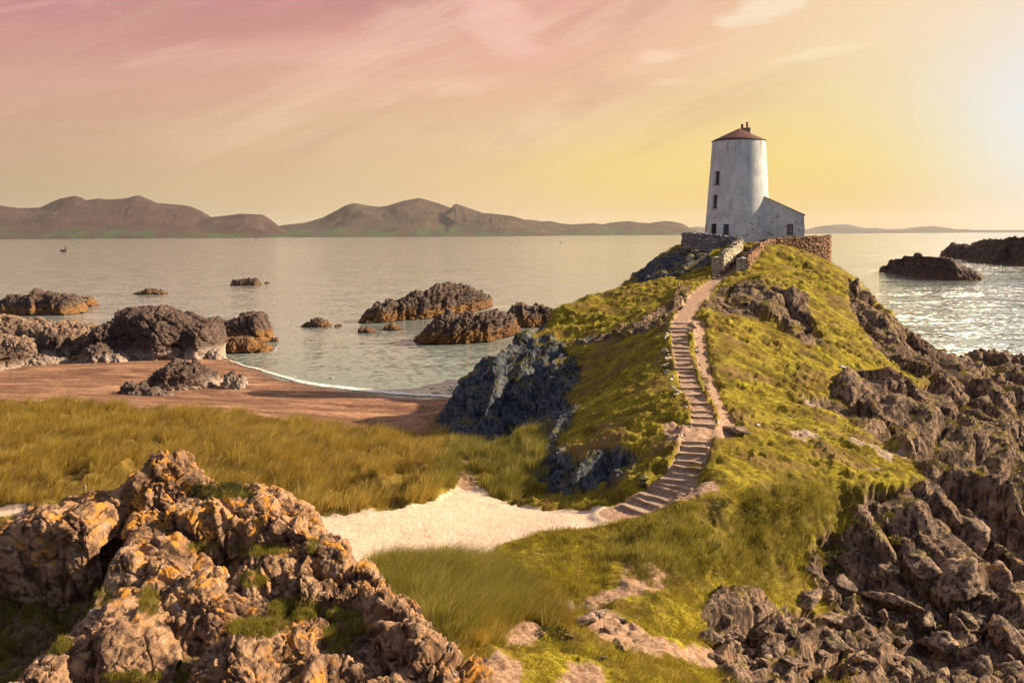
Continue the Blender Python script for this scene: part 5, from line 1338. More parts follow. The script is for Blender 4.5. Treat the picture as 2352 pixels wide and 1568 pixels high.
ridge_rock('sea_rock', 'twin-humped rock partly hidden behind the grassy slope', Z6([(1190, 380), (1205, 340), (1240, 282), (1300, 272), (1340, 292), (1400, 281), (1470, 296), (1520, 316), (1560, 350)]), SR, 0, foot_Y=752, wf=4, wb=4.5, res=0.1, amp=0.52, size=1.7, seed=57, fpow=0.7)
ridge_rock('sea_rock', 'small weedy rock off the low left end of the largest island', Z6([(218, 440), (240, 428), (290, 430), (337, 455)]), M['far_rock'], 0, foot_Y=765, wf=1.6, wb=2, res=0.09, amp=0.28, size=0.9, seed=61)
ridge_rock('sea_rock', 'second weedy rock in the channel before the largest island', Z6([(383, 440), (400, 415), (440, 410), (490, 420), (517, 440)]), M['far_rock'], 0, foot_Y=759, wf=1.6, wb=2, res=0.09, amp=0.28, size=0.9, seed=63)
ridge_rock('sea_rock', 'dark whale-backed islet amid the glitter on the right', Z3([(952, 690), (990, 648), (1050, 650), (1100, 592), (1160, 572), (1210, 580), (1270, 550), (1330, 553), (1440, 559), (1500, 570), (1570, 590), (1650, 640), (1750, 686), (1820, 722), (1925, 772)]), M['far_rock'], 0, foot_Y=[(2030, 627), (2110, 638), (2170, 645), (2215, 644), (2252, 638)], wf=10, wb=14, res=0.25, amp=0.88, size=5, seed=65, fpow=0.8)
ridge_rock('sea_rock', 'stepped dark island running off the right edge', Z3([(1572, 535), (1590, 512), (1620, 508), (1680, 442), (1740, 450), (1860, 447), (1930, 460), (1937, 412), (2040, 406), (2120, 386), (2240, 368), (2352, 380), (2600, 400), (2900, 500)]), M['far_rock'], 0, foot_Y=[(2172, 587), (2200, 593), (2250, 600), (2305, 608), (2352, 611), (2500, 611)], wf=14, wb=20, res=0.4, amp=1.44, size=8, seed=67, fpow=0.8)
# the shore rocks at the left
BR = M['beach_rock']
ridge_rock('shore_rock', 'back row of brown shore rocks at the far left of the beach', Z1([(-400, 380), (-150, 360), (0, 357), (40, 378), (120, 380), (200, 386), (260, 391), (350, 412), (400, 422), (450, 408), (520, 416), (590, 435), (650, 438), (680, 445), (700, 520)]), M['brown_rock'], 0.5, foot_Y=800, wf=6, wb=6, res=0.11, amp=0.64, size=2.2, seed=71)
ridge_rock('shore_rock', 'rounded dark boulder between the shore rocks and the domed rock', Z1([(370, 560), (380, 500), (400, 460), (450, 448), (510, 452), (548, 480), (555, 560), (556, 600)]), M['brown_rock'], 0.8, foot_Y=812, wf=2.2, wb=3, res=0.07, amp=0.32, size=1.4, seed=73)
ridge_rock('shore_rock', 'tan upright boulder left of the rounded dark boulder', Z1([(245, 600), (262, 530), (300, 480), (350, 470), (380, 488), (420, 500), (430, 560), (432, 610)]), BR, 0.9, foot_Y=818, wf=1.8, wb=2.5, res=0.07, amp=0.32, size=1.2, seed=75)
ridge_rock('shore_rock', 'brown slab of rock at the left frame edge above the beach', Z1([(-250, 520), (-80, 480), (0, 485), (80, 500), (150, 505), (220, 540), (262, 590), (270, 625)]), M['brown_rock'], 1.0, foot_Y=822, wf=3, wb=3, res=0.08, amp=0.40, size=1.5, seed=77)
ridge_rock('shore_rock', 'pale grey ledge along the top of the beach at the left', Z1([(-200, 600), (0, 588), (40, 610), (120, 625), (190, 640), (260, 622), (330, 632), (400, 636), (450, 650), (470, 665)]), BR, 1.0, foot_Y=[(-80, 866), (0, 856), (60, 838), (160, 830)], wf=2.2, wb=2, res=0.07, amp=0.40, size=1.0, seed=79)
ridge_rock('shore_rock', 'low grey heap in front of the dark side of the domed rock', Z1([(555, 668), (575, 600), (600, 560), (650, 552), (700, 560), (730, 590), (780, 612), (810, 605), (850, 640), (863, 665)]), BR, 0.7, foot_Y=833, wf=2.2, wb=2.5, res=0.07, amp=0.36, size=1.1, seed=81)
# shore rocks at the right, beyond the cliff
for k, (L_, fy, lab) in enumerate([
    ([(1730, 860), (1745, 820), (1770, 796), (1830, 796), (1850, 830), (1865, 870)], 845, 'round-topped rock nearest the grassy headland on the right shore'),
    ([(1858, 850), (1875, 810), (1900, 786), (1960, 784), (2010, 802), (2050, 815), (2085, 850)], 848, 'double-humped rock on the right shore behind the cliff'),
    ([(2085, 850), (2100, 818), (2150, 812), (2260, 830), (2300, 870)], 850, 'rock cut by the right frame edge on the far right shore'),
    ([(1500, 900), (1520, 850), (1580, 842), (1660, 850), (1740, 870), (1800, 890), (1850, 930)], 872, 'orange-brown ledge at the waterline right of the headland'),
    ([(1870, 960), (1900, 930), (1990, 915), (2080, 905), (2200, 900), (2300, 920)], 880, 'long tan ledge on the right shore above the gully')]):
    ridge_rock('shore_rock', lab, Z8(L_), M['brown_rock'], 0.2, foot_Y=fy, wf=2.5, wb=3, res=0.08, amp=0.55, size=1.6, seed=91 + k)
# boulders of the rocky knoll in front of the camera
FR = M['fg_rock']; kw = dict(strata=(0.75, -0.5, 0.35), along=(0.15, 0.4, -0.9), cat='rock', fine=0.20, ratio=2.6, wrinkle=0.011, crack=0.07)
ridge_rock('boulder', 'big slab-sided boulder topped with orange lichen at the left edge', Z4([(-420, 900, 14.4), (-250, 700, 14.6), (-100, 600, 14.8), (0, 560, 15), (100, 500, 15), (250, 445, 15), (400, 408, 15), (520, 402, 15), (600, 415, 15), (665, 445, 15), (690, 500, 14.9), (700, 640, 14.8)]), FR, 9.1, wf=0.75, wb=1.7, res=0.016, amp=0.171, size=1.15, seed=201, fpow=0.45, gpow=0.5, overhang=0.25, **kw)
ridge_rock('boulder', 'highest peak of pinkish rock capped with orange lichen', Z4([(545, 700, 15.6), (560, 560, 15.7), (600, 420, 15.8), (650, 352, 16), (740, 335, 16.1), (830, 240, 16.2), (900, 225, 16.2), (1000, 150, 16.2), (1090, 123, 16.2), (1145, 150, 16.2), (1190, 225, 16.1), (1230, 300, 16), (1290, 380, 15.9)]), FR, 8.8, wf=1.3, wb=1.6, res=0.016, amp=0.19, size=0.55, seed=203, fpow=0.95, gpow=1.15, **kw)
ridge_rock('boulder', 'broad lichen-streaked wall of rock right of the peak', Z4([(800, 520, 15.3), (900, 420, 15.4), (1050, 395, 15.5), (1250, 385, 15.6), (1420, 372, 15.6), (1560, 362, 15.6), (1640, 352, 15.6), (1720, 375, 15.5), (1800, 440, 15.4), (1890, 462, 15.3), (1930, 530, 15.2), (1980, 590, 15), (2060, 700, 14.8), (2130, 800, 14.6), (2180, 900, 14.4)]), FR, 8.6, wf=1.15, wb=1.8, res=0.016, amp=0.185, size=1.01, seed=207, fpow=0.6, gpow=0.7, **kw)
ridge_rock('boulder', 'grey-topped outlying boulder overlooking the pale sand', Z4([(1990, 690, 14.7), (2015, 620, 14.8), (2070, 602, 14.8), (2120, 640, 14.7), (2170, 690, 14.5), (2195, 780, 14.3), (2240, 840, 14.1), (2300, 860, 13.9), (2380, 900, 13.6), (2420, 1000, 13.3)]), FR, 7.6, wf=1.2, wb=1.1, res=0.016, amp=0.156, size=0.94, seed=209, fpow=0.7, **kw)
ridge_rock('boulder', 'smooth hump of tan rock below the dark cleft', Z4([(700, 940, 13.9), (740, 800, 14.2), (800, 640, 14.5), (860, 582, 14.6), (920, 578, 14.6), (1000, 592, 14.6), (1100, 622, 14.5), (1180, 690, 14.4), (1280, 770, 14.2), (1380, 850, 14.0)]), FR, 8.6, wf=1.25, wb=1.0, res=0.015, amp=0.121, size=1.08, seed=211, fpow=0.65, gpow=0.7, **kw)
ridge_rock('boulder', 'cracked bulky rock in the middle of the knoll', Z4([(900, 1200, 13.0), (960, 1080, 13.2), (1060, 1005, 13.4), (1180, 930, 13.5), (1280, 862, 13.6), (1360, 872, 13.6), (1480, 940, 13.5), (1600, 1010, 13.4), (1700, 1070, 13.2), (1760, 1130, 13.0)]), FR, 8.8, wf=1.1, wb=0.9, res=0.015, amp=0.143, size=0.94, seed=213, fpow=0.6, gpow=0.7, **kw)
ridge_rock('boulder', 'jumble of knobbly rock on the right flank of the knoll', Z4([(1440, 900, 13.9), (1560, 770, 14.2), (1680, 735, 14.4), (1820, 705, 14.4), (1950, 700, 14.3), (2060, 860, 14.0), (2200, 960, 13.7), (2352, 1040, 13.3), (2480, 1120, 13.0)]), FR, 8.3, wf=1.2, wb=1.1, res=0.016, amp=0.214, size=0.68, seed=215, fpow=0.7, **kw)
ridge_rock('boulder', 'rounded boulder with deep vertical cracks at the bottom left', Z4([(340, 1420, 12.0), (380, 1290, 12.2), (450, 1225, 12.4), (540, 1145, 12.6), (640, 1055, 12.8), (720, 1006, 12.8), (800, 1010, 12.8), (900, 1060, 12.7), (960, 1135, 12.6), (1050, 1190, 12.5), (1095, 1250, 12.4), (1120, 1400, 12.1)]), FR, 8.9, wf=1.2, wb=0.9, res=0.014, amp=0.129, size=1.08, seed=217, fpow=0.6, gpow=0.65, **kw)
ridge_rock('boulder', 'small grey-pink rock in the bottom left corner', Z4([(90, 1620, 11.4), (150, 1460, 11.6), (225, 1382, 11.7), (300, 1370, 11.7), (370, 1350, 11.7), (415, 1395, 11.6), (440, 1500, 11.5), (450, 1620, 11.3)]), FR, 9.0, wf=0.9, wb=0.8, res=0.014, amp=0.107, size=0.68, seed=219, fpow=0.6, gpow=0.65, **kw)
ridge_rock('boulder', 'darker rock with white lichen at the bottom centre of the knoll', Z4([(1080, 1640, 11.3), (1150, 1500, 11.6), (1270, 1365, 11.9), (1400, 1262, 12.1), (1520, 1250, 12.1), (1640, 1295, 12.0), (1740, 1380, 11.9), (1840, 1450, 11.8), (1900, 1560, 11.6), (1940, 1680, 11.4)]), FR, 8.8, wf=1.2, wb=0.8, res=0.014, amp=0.156, size=0.74, seed=221, fpow=0.6, gpow=0.65, **kw)
ridge_rock('boulder', 'long low rock stepping down to the right corner of the knoll', Z4([(1660, 1240, 12.6), (1720, 1190, 12.7), (1800, 1160, 12.8), (1900, 1140, 12.8), (1980, 1178, 12.7), (2050, 1260, 12.6), (2110, 1340, 12.5), (2220, 1395, 12.4), (2352, 1440, 12.2), (2520, 1500, 12.0), (2700, 1540, 11.8), (2900, 1600, 11.6)]), FR, 8.4, wf=1.2, wb=0.9, res=0.015, amp=0.156, size=0.81, seed=223, fpow=0.6, gpow=0.65, **kw)
ridge_rock('boulder', 'jagged right-hand spur of the knoll against the long grass', Z4([(2350, 1000, 13.2), (2420, 960, 13.3), (2500, 1010, 13.2), (2560, 1050, 13.0), (2620, 1100, 12.8), (2700, 1220, 12.6), (2800, 1330, 12.4), (2900, 1420, 12.2), (3000, 1520, 12.0), (3080, 1620, 11.8)]), FR, 7.6, wf=1.3, wb=0.9, res=0.016, amp=0.185, size=0.68, seed=225, fpow=0.7, **kw)

# loose boulders: angular blocks, each its own thing
def block_mesh(name, seed, sub=5, flat=0.7, planes=15):
    r = np.random.default_rng(seed)
    bm = bmesh.new(); bmesh.ops.create_icosphere(bm, subdivisions=sub, radius=1.0)
    V = np.array([v.co[:] for v in bm.verts]); F = np.array([[v.index for v in f.verts] for f in bm.faces]); bm.free()
    N = r.normal(size=(planes, 3)); N /= np.linalg.norm(N, axis=1)[:, None]; d = r.uniform(0.62, 1.0, planes)
    t = V @ N.T; t = np.where(t > 0.05, d[None] / np.maximum(t, 0.05), 9.0)
    t = np.sort(t, axis=1)
    rad = -np.log(np.exp(-t * 14).sum(1)) / 14
    P = V * rad[:, None] * np.array([1.0, 0.75, flat])
    P += V * (0.10 * slabs(P, 0.7, seed, (0.4, 0.3, 0.85), (1, 0.2, 0)) + 0.03 * fbm(P * 5, 3, seed))[:, None]
    return np_mesh(name, P, F, smooth=False)
land_pts = PT.reshape(ND, NAZ, 3)
def ground_at(x, y):
    """height of the finished land under a point"""
    a = math.atan2(x, y); j = (a - AZ0) / (AZ1 - AZ0) * (NAZ - 1); i = float(np.interp(y, dist, np.arange(ND)))
    j = min(max(int(round(j)), 1), NAZ - 2); i = min(max(int(round(i)), 1), ND - 2)
    return float(land_pts[i - 1:i + 2, j - 1:j + 2, 2].mean())
BLK = [block_mesh('rock_block', 300 + k, 4, f) for k, f in enumerate((0.6, 0.8, 0.5, 0.7, 0.9, 0.55))]
def put_block(X, Y, w, name='boulder', label='', group=None, mat=None, k=0, h=None, rz=None, tilt=0.2, sink=0.25, cat='rock', dmin=12):
    x, y = hit(X, Y, dmin); z = ground_at(x, y)
    wm = w / FOC * y / 2
    r = random.Random(int(X * 7 + Y))
    o = bpy.data.objects.new(name, BLK[k % len(BLK)]); col.objects.link(o)
    hh = wm * (h or r.uniform(0.7, 1.1))
    o.location = (x, y, z + hh * (0.5 - sink)); o.scale = (wm, wm * r.uniform(0.8, 1.2), hh)
    o.rotation_euler = (r.uniform(-tilt, tilt), r.uniform(-tilt, tilt), rz if rz is not None else r.uniform(0, 6.28))
    if mat and not o.data.materials: o.data.materials.append(None)
    if mat: o.material_slots[0].link = 'OBJECT'; o.material_slots[0].material = mat
    return tag(o, label, cat, group)
# rubble shore below the grassy brow
g1 = 'boulders on the rubble shore below the brow'
n_b = 0
for X, Y, w in [(1985, 1540, 78), (2105, 1525, 92), (1905, 1500, 70), (1955, 1470, 90), (2065, 1545, 60), (2160, 1480, 120), (2235, 1440, 130), (2310, 1500, 110), (2050, 1420, 120), (1900, 1430, 130), (1780, 1500, 90), (1820, 1555, 90),
                (2190, 1375, 150), (2290, 1360, 120), (2100, 1330, 110), (2010, 1330, 90), (1930, 1360, 80), (1850, 1385, 80), (1700, 1530, 70), (2250, 1540, 80), (2330, 1555, 70), (1740, 1450, 70), (1680, 1480, 60), (2020, 1500, 50), (1880, 1540, 60), (2130, 1440, 70), (2200, 1520, 60),
                (2320, 1290, 140), (2220, 1270, 130), (1660, 1540, 60), (1620, 1470, 50)]:
    put_block(X, Y, w, label='angular dark brown boulder, in the heap below the grassy brow', group=g1, mat=M['brown_rock'], k=n_b, tilt=0.5); n_b += 1
rr = random.Random(5)
for i in range(150):
    X = rr.uniform(1630, 2360); Y = rr.uniform(1400 if X < 1900 else 1380, 1575)
    put_block(X, Y, rr.uniform(14, 46), label='fist to bucket sized stone scattered on the rubble shore at the bottom right', group='small stones on the rubble shore', name='stone', mat=M['brown_rock'], k=i, tilt=0.6, cat='stone')
# stones in the eroded gully in the middle foreground
for X, Y, w in [(1295, 1410, 62), (1340, 1440, 70), (1365, 1430, 60), (1400, 1455, 44), (1330, 1400, 40), (1280, 1440, 34), (1420, 1490, 40), (1350, 1365 + 40, 46), (1380, 1520, 30), (1310, 1470, 26), (1460, 1470, 26), (1290, 1465, 22), (1430, 1440, 30)]:
    put_block(X, Y, w, label='grey-brown stone in the worn gully right of the long grass mound', group='stones in the worn gully', name='stone', mat=M['brown_rock'], k=n_b, h=0.6, cat='stone'); n_b += 1
for X, Y, w, lab in [(1572, 940, 16, 'pale pointed stone left of the stairs halfway up'), (1580, 985, 15, 'pale upright stone left of the stairs above the landing'), (1648, 975, 13, 'stone at the top end of the gap between stairs and side trail'),
                     (1677, 988, 18, 'upright stone at the foot of the side trail'), (1560, 1012, 22, 'squat stone beside the landing'), (1740, 985, 22, 'low grey stone in the turf right of the landing'), (1700, 1000, 60, 'brown rock hump right of the stair landing')]:
    put_block(X, Y, w, label=lab, name='stone', mat=M['brown_rock'] if w > 50 else M['stone_pale'], k=n_b, h=1.3 if w < 20 else 0.6, cat='stone', dmin=30); n_b += 1
rr = random.Random(31)
for i in range(90):
    t = rr.random(); X = 1790 + 300 * t + rr.uniform(-50, 30); Y = 905 + 130 * rr.random() + 60 * t
    put_block(X, Y, rr.uniform(4, 14), label='pale stone breaking through the meadow turf above the right-hand cliffs', group='pale stones in the meadow', name='stone', mat=M['brown_rock'], k=i, h=0.7, cat='stone', dmin=34)
# edging stones of the staircase
rr = random.Random(9)
for i in range(34):
    Y = 745 + i * 5.4 + rr.uniform(-2, 2)
    X = float(np.interp(Y, [740, 800, 850, 900, 930], [1543, 1530, 1533, 1549, 1560])) + rr.uniform(-5, 5)
    if rr.random() < 0.35: X = float(np.interp(Y, [740, 800, 850, 900, 930], [1588, 1600, 1610, 1628, 1640])) + rr.uniform(-4, 4)
    put_block(X, Y, rr.uniform(10, 20), label='pale edging stone half sunk in the turf beside the upper stairs', group='edging stones of the stairs', name='edging_stone', mat=M['stone_pale'], k=i, h=0.9, cat='stone', dmin=40)
# ------------------------------------------------------------------ staircase
def at_par(q):
    i = min(int(q), len(stair2) - 2); t = q - i
    p = stair2[i] * (1 - t) + stair2[i + 1] * t
    d = stair2[min(i + 2, len(stair2) - 1)] - stair2[max(i - 1, 0)]; d /= np.linalg.norm(d)
    return p, d, float(np.interp(q, range(len(stairz)), stairz)), float(np.interp(q, range(len(stairw)), stairw))
M['step'] = simple_mat('step_stone', (0.42, 0.31, 0.225), 0.9, 0.35, 7, 0.04)
def stairs(name, label, q0, q1, dz, extra=1.0):
    p0, _, z0, _ = at_par(q0)
    root = empty(name, (p0[0], p0[1], z0)); tag(root, label, 'staircase', 'flights of stone steps up the hill')
    inv = Matrix.Translation(root.location).inverted()
    qs = np.linspace(q0, q1, 400); zs = np.interp(qs, range(len(stairz)), stairz)
    n = int(round((zs[-1] - zs[0]) / dz)); r = random.Random(int(q0 * 10))
    for k in range(n):
        zk = zs[0] + (k + 0.5 + r.uniform(-0.22, 0.22)) * (zs[-1] - zs[0]) / n
        q = float(np.interp(zk, zs, qs)); p, d, _, w = at_par(q)
        q2 = float(np.interp(zk + dz, zs, qs)); p2 = at_par(q2)[0]
        run = min(np.linalg.norm(p2 - p) + 0.05, 0.34 + r.uniform(-0.08, 0.12))
        yaw = math.atan2(d[1], d[0]) + r.uniform(-0.16, 0.16)
        # slab: front edge uneven, made of two or three long stones
        V = []; nx = 15; w2 = w * extra * r.uniform(0.78, 1.06)
        lay = []
        for lvl, z in enumerate((-0.20, 0.02, 0.035)):
            row = []
            for j in range(nx):
                t = -w2 + 2 * w2 * j / (nx - 1)
                e = 0.12 * float(perlin(np.array([[t * 1.7, k * 3.3, lvl * 0.4]]))[0]) + (0.015 if lvl == 2 else 0)
                row.append((e, t, z + 0.06 * float(perlin(np.array([[t * 1.3, k * 5.1, 7.7]]))[0])))
            lay.append(row)
        back = [(run, t_[1], 0.03 + 0.02 * float(perlin(np.array([[t_[1] * 2, k * 2.2, 3.3]]))[0])) for t_ in lay[2]]
        lay.append(back); lay.append([(run, t_[1], -0.25) for t_ in back])
        c, s = math.cos(yaw), math.sin(yaw)
        for row in lay:
            for (a, b, z) in row:
                V.append(inv @ Vector((p[0] + a * c - b * s, p[1] + a * s + b * c, zk + z)))
        F = []
        for i in range(len(lay) - 1):
            for j in range(nx - 1):
                F.append((i * nx + j, (i + 1) * nx + j, (i + 1) * nx + j + 1, i * nx + j + 1))
        F.append(tuple(i * nx for i in range(len(lay)))[::-1]); F.append(tuple(i * nx + nx - 1 for i in range(len(lay))))
        mb = MB(); mb.add(V, F); mb.build('step', M['step'], root)
stairs('staircase', 'lower flight of worn stone steps rising from the pale sand', 0.15, 6.0, 0.165, 1.0)
stairs('staircase', 'long upper flight of stone steps climbing towards the tower', 7.3, 16.2, 0.15, 1.0)
# ------------------------------------------------------------------ grasses
_c00 = FALL[:, 0]
_e1 = PT[FALL[:, 1]] - PT[FALL[:, 0]]; _e2 = PT[FALL[:, 3]] - PT[FALL[:, 0]]
CELL = np.linalg.norm(np.cross(_e1[:, [0, 1]], _e2[:, [0, 1]])[:, None], axis=1)
FZ = PT[FALL, 2].min(1)
def cellmask(a): return a[FALL].mean(1)
def scatter(weight, n, r):
    p = weight * CELL; p = p / p.sum()
    k = r.choice(len(p), n, p=p)
    u, v = r.random(n)[:, None], r.random(n)[:, None]
    A_, B_, C_, D_ = (PT[FALL[k, i]] for i in range(4))
    return (A_ * (1 - u) + B_ * u) * (1 - v) + (D_ * (1 - u) + C_ * u) * v, k
def blades(name, base, hgt, wid, lean, bend, tint, mat, label, cat, seed=1, side=0.5):
    """base (n,3); lean (n,2) tip offset as a share of height; one mesh of tapering curved blades"""
    n = len(base); r = np.random.default_rng(seed)
    a = r.uniform(0, 2 * np.pi, n); w = np.stack([np.cos(a), np.sin(a) * 0.5, np.zeros(n)], 1) * wid[:, None] * 0.5
    tip = base + np.stack([lean[:, 0] * hgt, lean[:, 1] * hgt, hgt * (1 - 0.35 * bend)], 1)
    mid = base + np.stack([lean[:, 0] * hgt * 0.35, lean[:, 1] * hgt * 0.35, hgt * 0.58], 1)
    V = np.stack([base - w, base + w, mid - w * 0.75, mid + w * 0.75, tip], 1).reshape(-1, 3)
    o = np.arange(n)[:, None] * 5
    Q = o + np.array([[0, 1, 3, 2]]); T = o + np.array([[2, 3, 4]])
    t = np.zeros((n, 5, 4)); t[:, :, 0] = tint[:, None, 0]; t[:, :, 1] = tint[:, None, 1]; t[:, :, 2] = np.array([0, 0, .5, .5, 1]); t[:, :, 3] = 1
    me = np_mesh(name, V, [Q, T], {'tint': t.reshape(-1, 4)}, smooth=False)
    return tag(link(name, me, mat), label, cat, kind='stuff')
def tufted(name, weight, n_tuft, per, spread, h0, h1, w0, w1, wind, mat, label, cat, seed, hvar=None, up=0.0):
    r = np.random.default_rng(seed)
    P, k = scatter(weight, n_tuft, r)
    base = np.repeat(P, per, 0); n = len(base)
    th = r.uniform(0, 2 * np.pi, n); rad = spread * np.sqrt(r.random(n))
    base = base + np.stack([np.cos(th) * rad, np.sin(th) * rad, np.full(n, -0.03)], 1)
    size = np.repeat(r.uniform(0.45, 1.4, n_tuft), per)
    big = fbm(np.stack([P[:, 0] * 0.35, P[:, 1] * 0.35, P[:, 0] * 0], 1), 2, seed)
    if hvar: size = size * np.repeat(1 + hvar * big, per)
    h = r.uniform(h0, h1, n) * size
    out = np.stack([np.cos(th), np.sin(th)], 1) * (rad / spread)[:, None] * 0.55
    lean = out + np.array(wind)[None] * r.uniform(0.4, 1.2, n)[:, None] + r.normal(0, 0.12, (n, 2))
    tint = np.stack([np.clip(np.repeat(0.5 + 0.5 * big + r.normal(0, 0.34, n_tuft), per) + r.normal(0, 0.15, n), 0, 1), np.clip(r.random(n) * 0.8 + 0.25 * np.repeat(r.random(n_tuft), per), 0, 1)], 1)
    return blades(name, base, h, r.uniform(w0, w1, n), lean, np.full(n, 0.5), tint, mat, label, cat, seed)
hidden = (zoneA[:, 3] > 0.35) | (zoneA[:, 1] > 0.45)
okc = (cellmask(hidden.astype(float)) < 0.1)
Wd = cellmask(np.clip(MK['dune'], 0, 1)) * okc * (cellmask(zoneA[:, 1]) < 0.4)
thin = 0.08 + 0.92 * smooth01(fbm(PT[FALL[:, 0]] * 0.5, 3, 401), -0.5, 0.1)
Pc = PT[FALL[:, 0]]
lee = (Pc[:, 0] > -3.5)
tufted('marram_grass', Wd * thin ** 1.6 * ~lee * (np.abs(Pc[:, 0]) < 50), 11000, 46, 0.20, 0.42, 0.85, 0.012, 0.024, (0.50, 0.16), M['marram'], 'golden marram grass combed by the wind across the left dunes', 'grass', 411, 0.25)
tufted('marram_grass', Wd * thin * lee, 1500, 46, 0.17, 0.4, 0.8, 0.012, 0.022, (0.45, 0.2), M['green_marram'], 'grey-green marram grass in the hollow below the cliff', 'grass', 413, 0.25)
Wm = cellmask(MK['mound']) * okc * (cellmask(zoneB[:, 1]) < 0.35)
tufted('marram_grass', Wm, 2600, 60, 0.16, 0.28, 0.75, 0.006, 0.012, (0.45, 0.1), M['green_marram'], 'fine long grass covering the rounded mound in the centre foreground', 'grass', 415, 0.6)
tufted('dead_grass', Wm * smooth01(Pc[:, 0] - 0.25 * (Pc[:, 1] - 25), -0.8, 1.0), 420, 60, 0.12, 0.25, 0.6, 0.006, 0.012, (0.35, -0.2), M['marram'], 'straw-coloured dead grass on the right side of the mound', 'grass', 416, 0.5)
Wb = cellmask(MK['bush']) * okc * (cellmask(rock) < 0.4)
tufted('long_grass', Wb * thin ** 2, 1500, 34, 0.13, 0.12, 0.42, 0.008, 0.016, (0.30, -0.15), M['green_marram'], 'shaggy tufts of long grass hanging down the face below the meadow', 'grass', 417, 0.3)
Wt = cellmask(turf) * okc * (cellmask(rock) < 0.3) * (cellmask(zoneB[:, 1]) < 0.3) * (1 - cellmask(MK['bush']) * 0.7) * (FZ > 0.8) * (Pc[:, 1] > 19)
Wt = Wt * (1 - 0.85 * cellmask(worn)) * (1 - 0.95 * cellmask(scree))
short = 0.5 + 0.5 * smooth01(fbm(Pc * 0.3, 3, 431), -0.4, 0.4)
tufted('turf_grass', Wt * short * (Pc[:, 1] < 46), 36000, 5, 0.35, 0.04, 0.11, 0.008, 0.016, (0.6, 0.0), M['turf'], 'short olive turf on the near slopes and meadow edge', 'grass', 421, 0.4)
tufted('turf_grass', Wt * short * (Pc[:, 1] >= 46), 44000, 5, 0.45, 0.05, 0.13, 0.014, 0.026, (0.7, 0.0), M['turf'], 'short olive turf over the upper hill round the stairs and tower', 'grass', 423, 0.4)
tufted('turf_grass', cellmask(soft) * okc * (cellmask(rock) < 0.3) * (cellmask(zoneB[:, 1]) < 0.3) * (1 - cellmask(MK['mound'])) * (1 - cellmask(MK['bush'])) * (Pc[:, 1] < 37) * (Pc[:, 1] > 19) * (Pc[:, 0] > -1.5) * (cellmask(zoneA[:, 1]) < 0.4), 18000, 14, 0.22, 0.05, 0.17, 0.008, 0.015, (0.4, 0.1), M['turf'], 'shaggy olive turf in the near foreground between the gully and the pale path', 'grass', 427, 0.7)
# fringe of grass on rock ledges
Wl = cellmask(rock) * okc * smooth01(n0[FALL[:, 0], 2], 0.75, 0.95) * smooth01(fbm(Pc * 0.8, 3, 441), 0.0, 0.4) * (FZ > 1.5)
tufted('ledge_grass', Wl, 5000, 14, 0.12, 0.08, 0.22, 0.014, 0.026, (0.5, 0.0), M['turf'], 'green turf growing on the ledges of the cliffs', 'grass', 425, 0.4)
# ------------------------------------------------------------------ small plants, posts, boats, birds
from mathutils.bvhtree import BVHTree
def bvh_of(objs):
    V = []; F = []
    for o in objs:
        n = len(o.data.vertices); a = np.empty(n * 3, np.float32); o.data.vertices.foreach_get('co', a); a = a.reshape(-1, 3) + np.array(o.location)
        m = len(o.data.polygons); q = np.empty(m * 4, np.int32); o.data.polygons.foreach_get('vertices', q)
        F.append(q.reshape(-1, 4) + sum(len(v) for v in V)); V.append(a)
    return BVHTree.FromPolygons(np.concatenate(V).tolist(), np.concatenate(F).tolist())
fgb = [o for o in col.objects if o.name.startswith('boulder') and o.type == 'MESH' and len(o.data.vertices) > 20000]
FGT = bvh_of(fgb)
def cast(X, Y):
    d = (at(X, Y, 1.0) - Vector((0, 0, CAM_Z))).normalized()
    h = FGT.ray_cast(Vector((0, 0, CAM_Z)), d)
    return h[0], h[1]
def rock_turf():
    r = np.random.default_rng(77); P = []
    for zx, zy_, rx, ry, n in [(1850, 1070, 160, 75, 700), (1620, 1190, 200, 50, 520), (1620, 700, 190, 40, 330), (1270, 680, 90, 30, 130), (2100, 1260, 90, 90, 330), (1590, 890, 80, 50, 190), (930, 1030, 60, 90, 150), (150, 1200, 260, 40, 420), (280, 1300, 160, 60, 330),
                               (2150, 1110, 110, 50, 200), (2260, 1190, 90, 40, 120), (880, 1500, 120, 30, 160), (700, 1500, 60, 25, 60), (1380, 360, 200, 22, 120), (1960, 690, 30, 60, 80), (60, 1400, 120, 120, 300), (640, 1000, 60, 60, 60)]:
        for _ in range(n):
            a = r.uniform(0, 6.283); q = math.sqrt(r.random())
            X, Y = (zx + math.cos(a) * q * rx) * 0.3662, 1004.9 + (zy_ + math.sin(a) * q * ry) * 0.3662
            p, nn = cast(X, Y)
            if p is None or nn is None: 
                continue
            if abs(nn.z) < 0.35 or p.y > 18: continue
            P.append(tuple(p))
    P = np.array(P); per = 14; n = len(P) * per
    base = np.repeat(P, per, 0) + np.concatenate([r.normal(0, 0.028, (n, 2)), np.full((n, 1), -0.02)], 1)
    size = np.repeat(r.uniform(0.5, 1.2, len(P)), per)
    tint = np.stack([np.clip(np.repeat(r.random(len(P)), per) + r.normal(0, .15, n), 0, 1), r.random(n) * 0.9], 1)
    blades('rock_turf', base, r.uniform(0.05, 0.13, n) * size, r.uniform(0.004, 0.008, n), r.normal(0, 0.35, (n, 2)) + np.array([0.25, 0]), np.full(n, .5), tint, M['green_marram'], 'mossy turf growing in the hollows of the lichened knoll', 'moss', 7)
rock_turf()

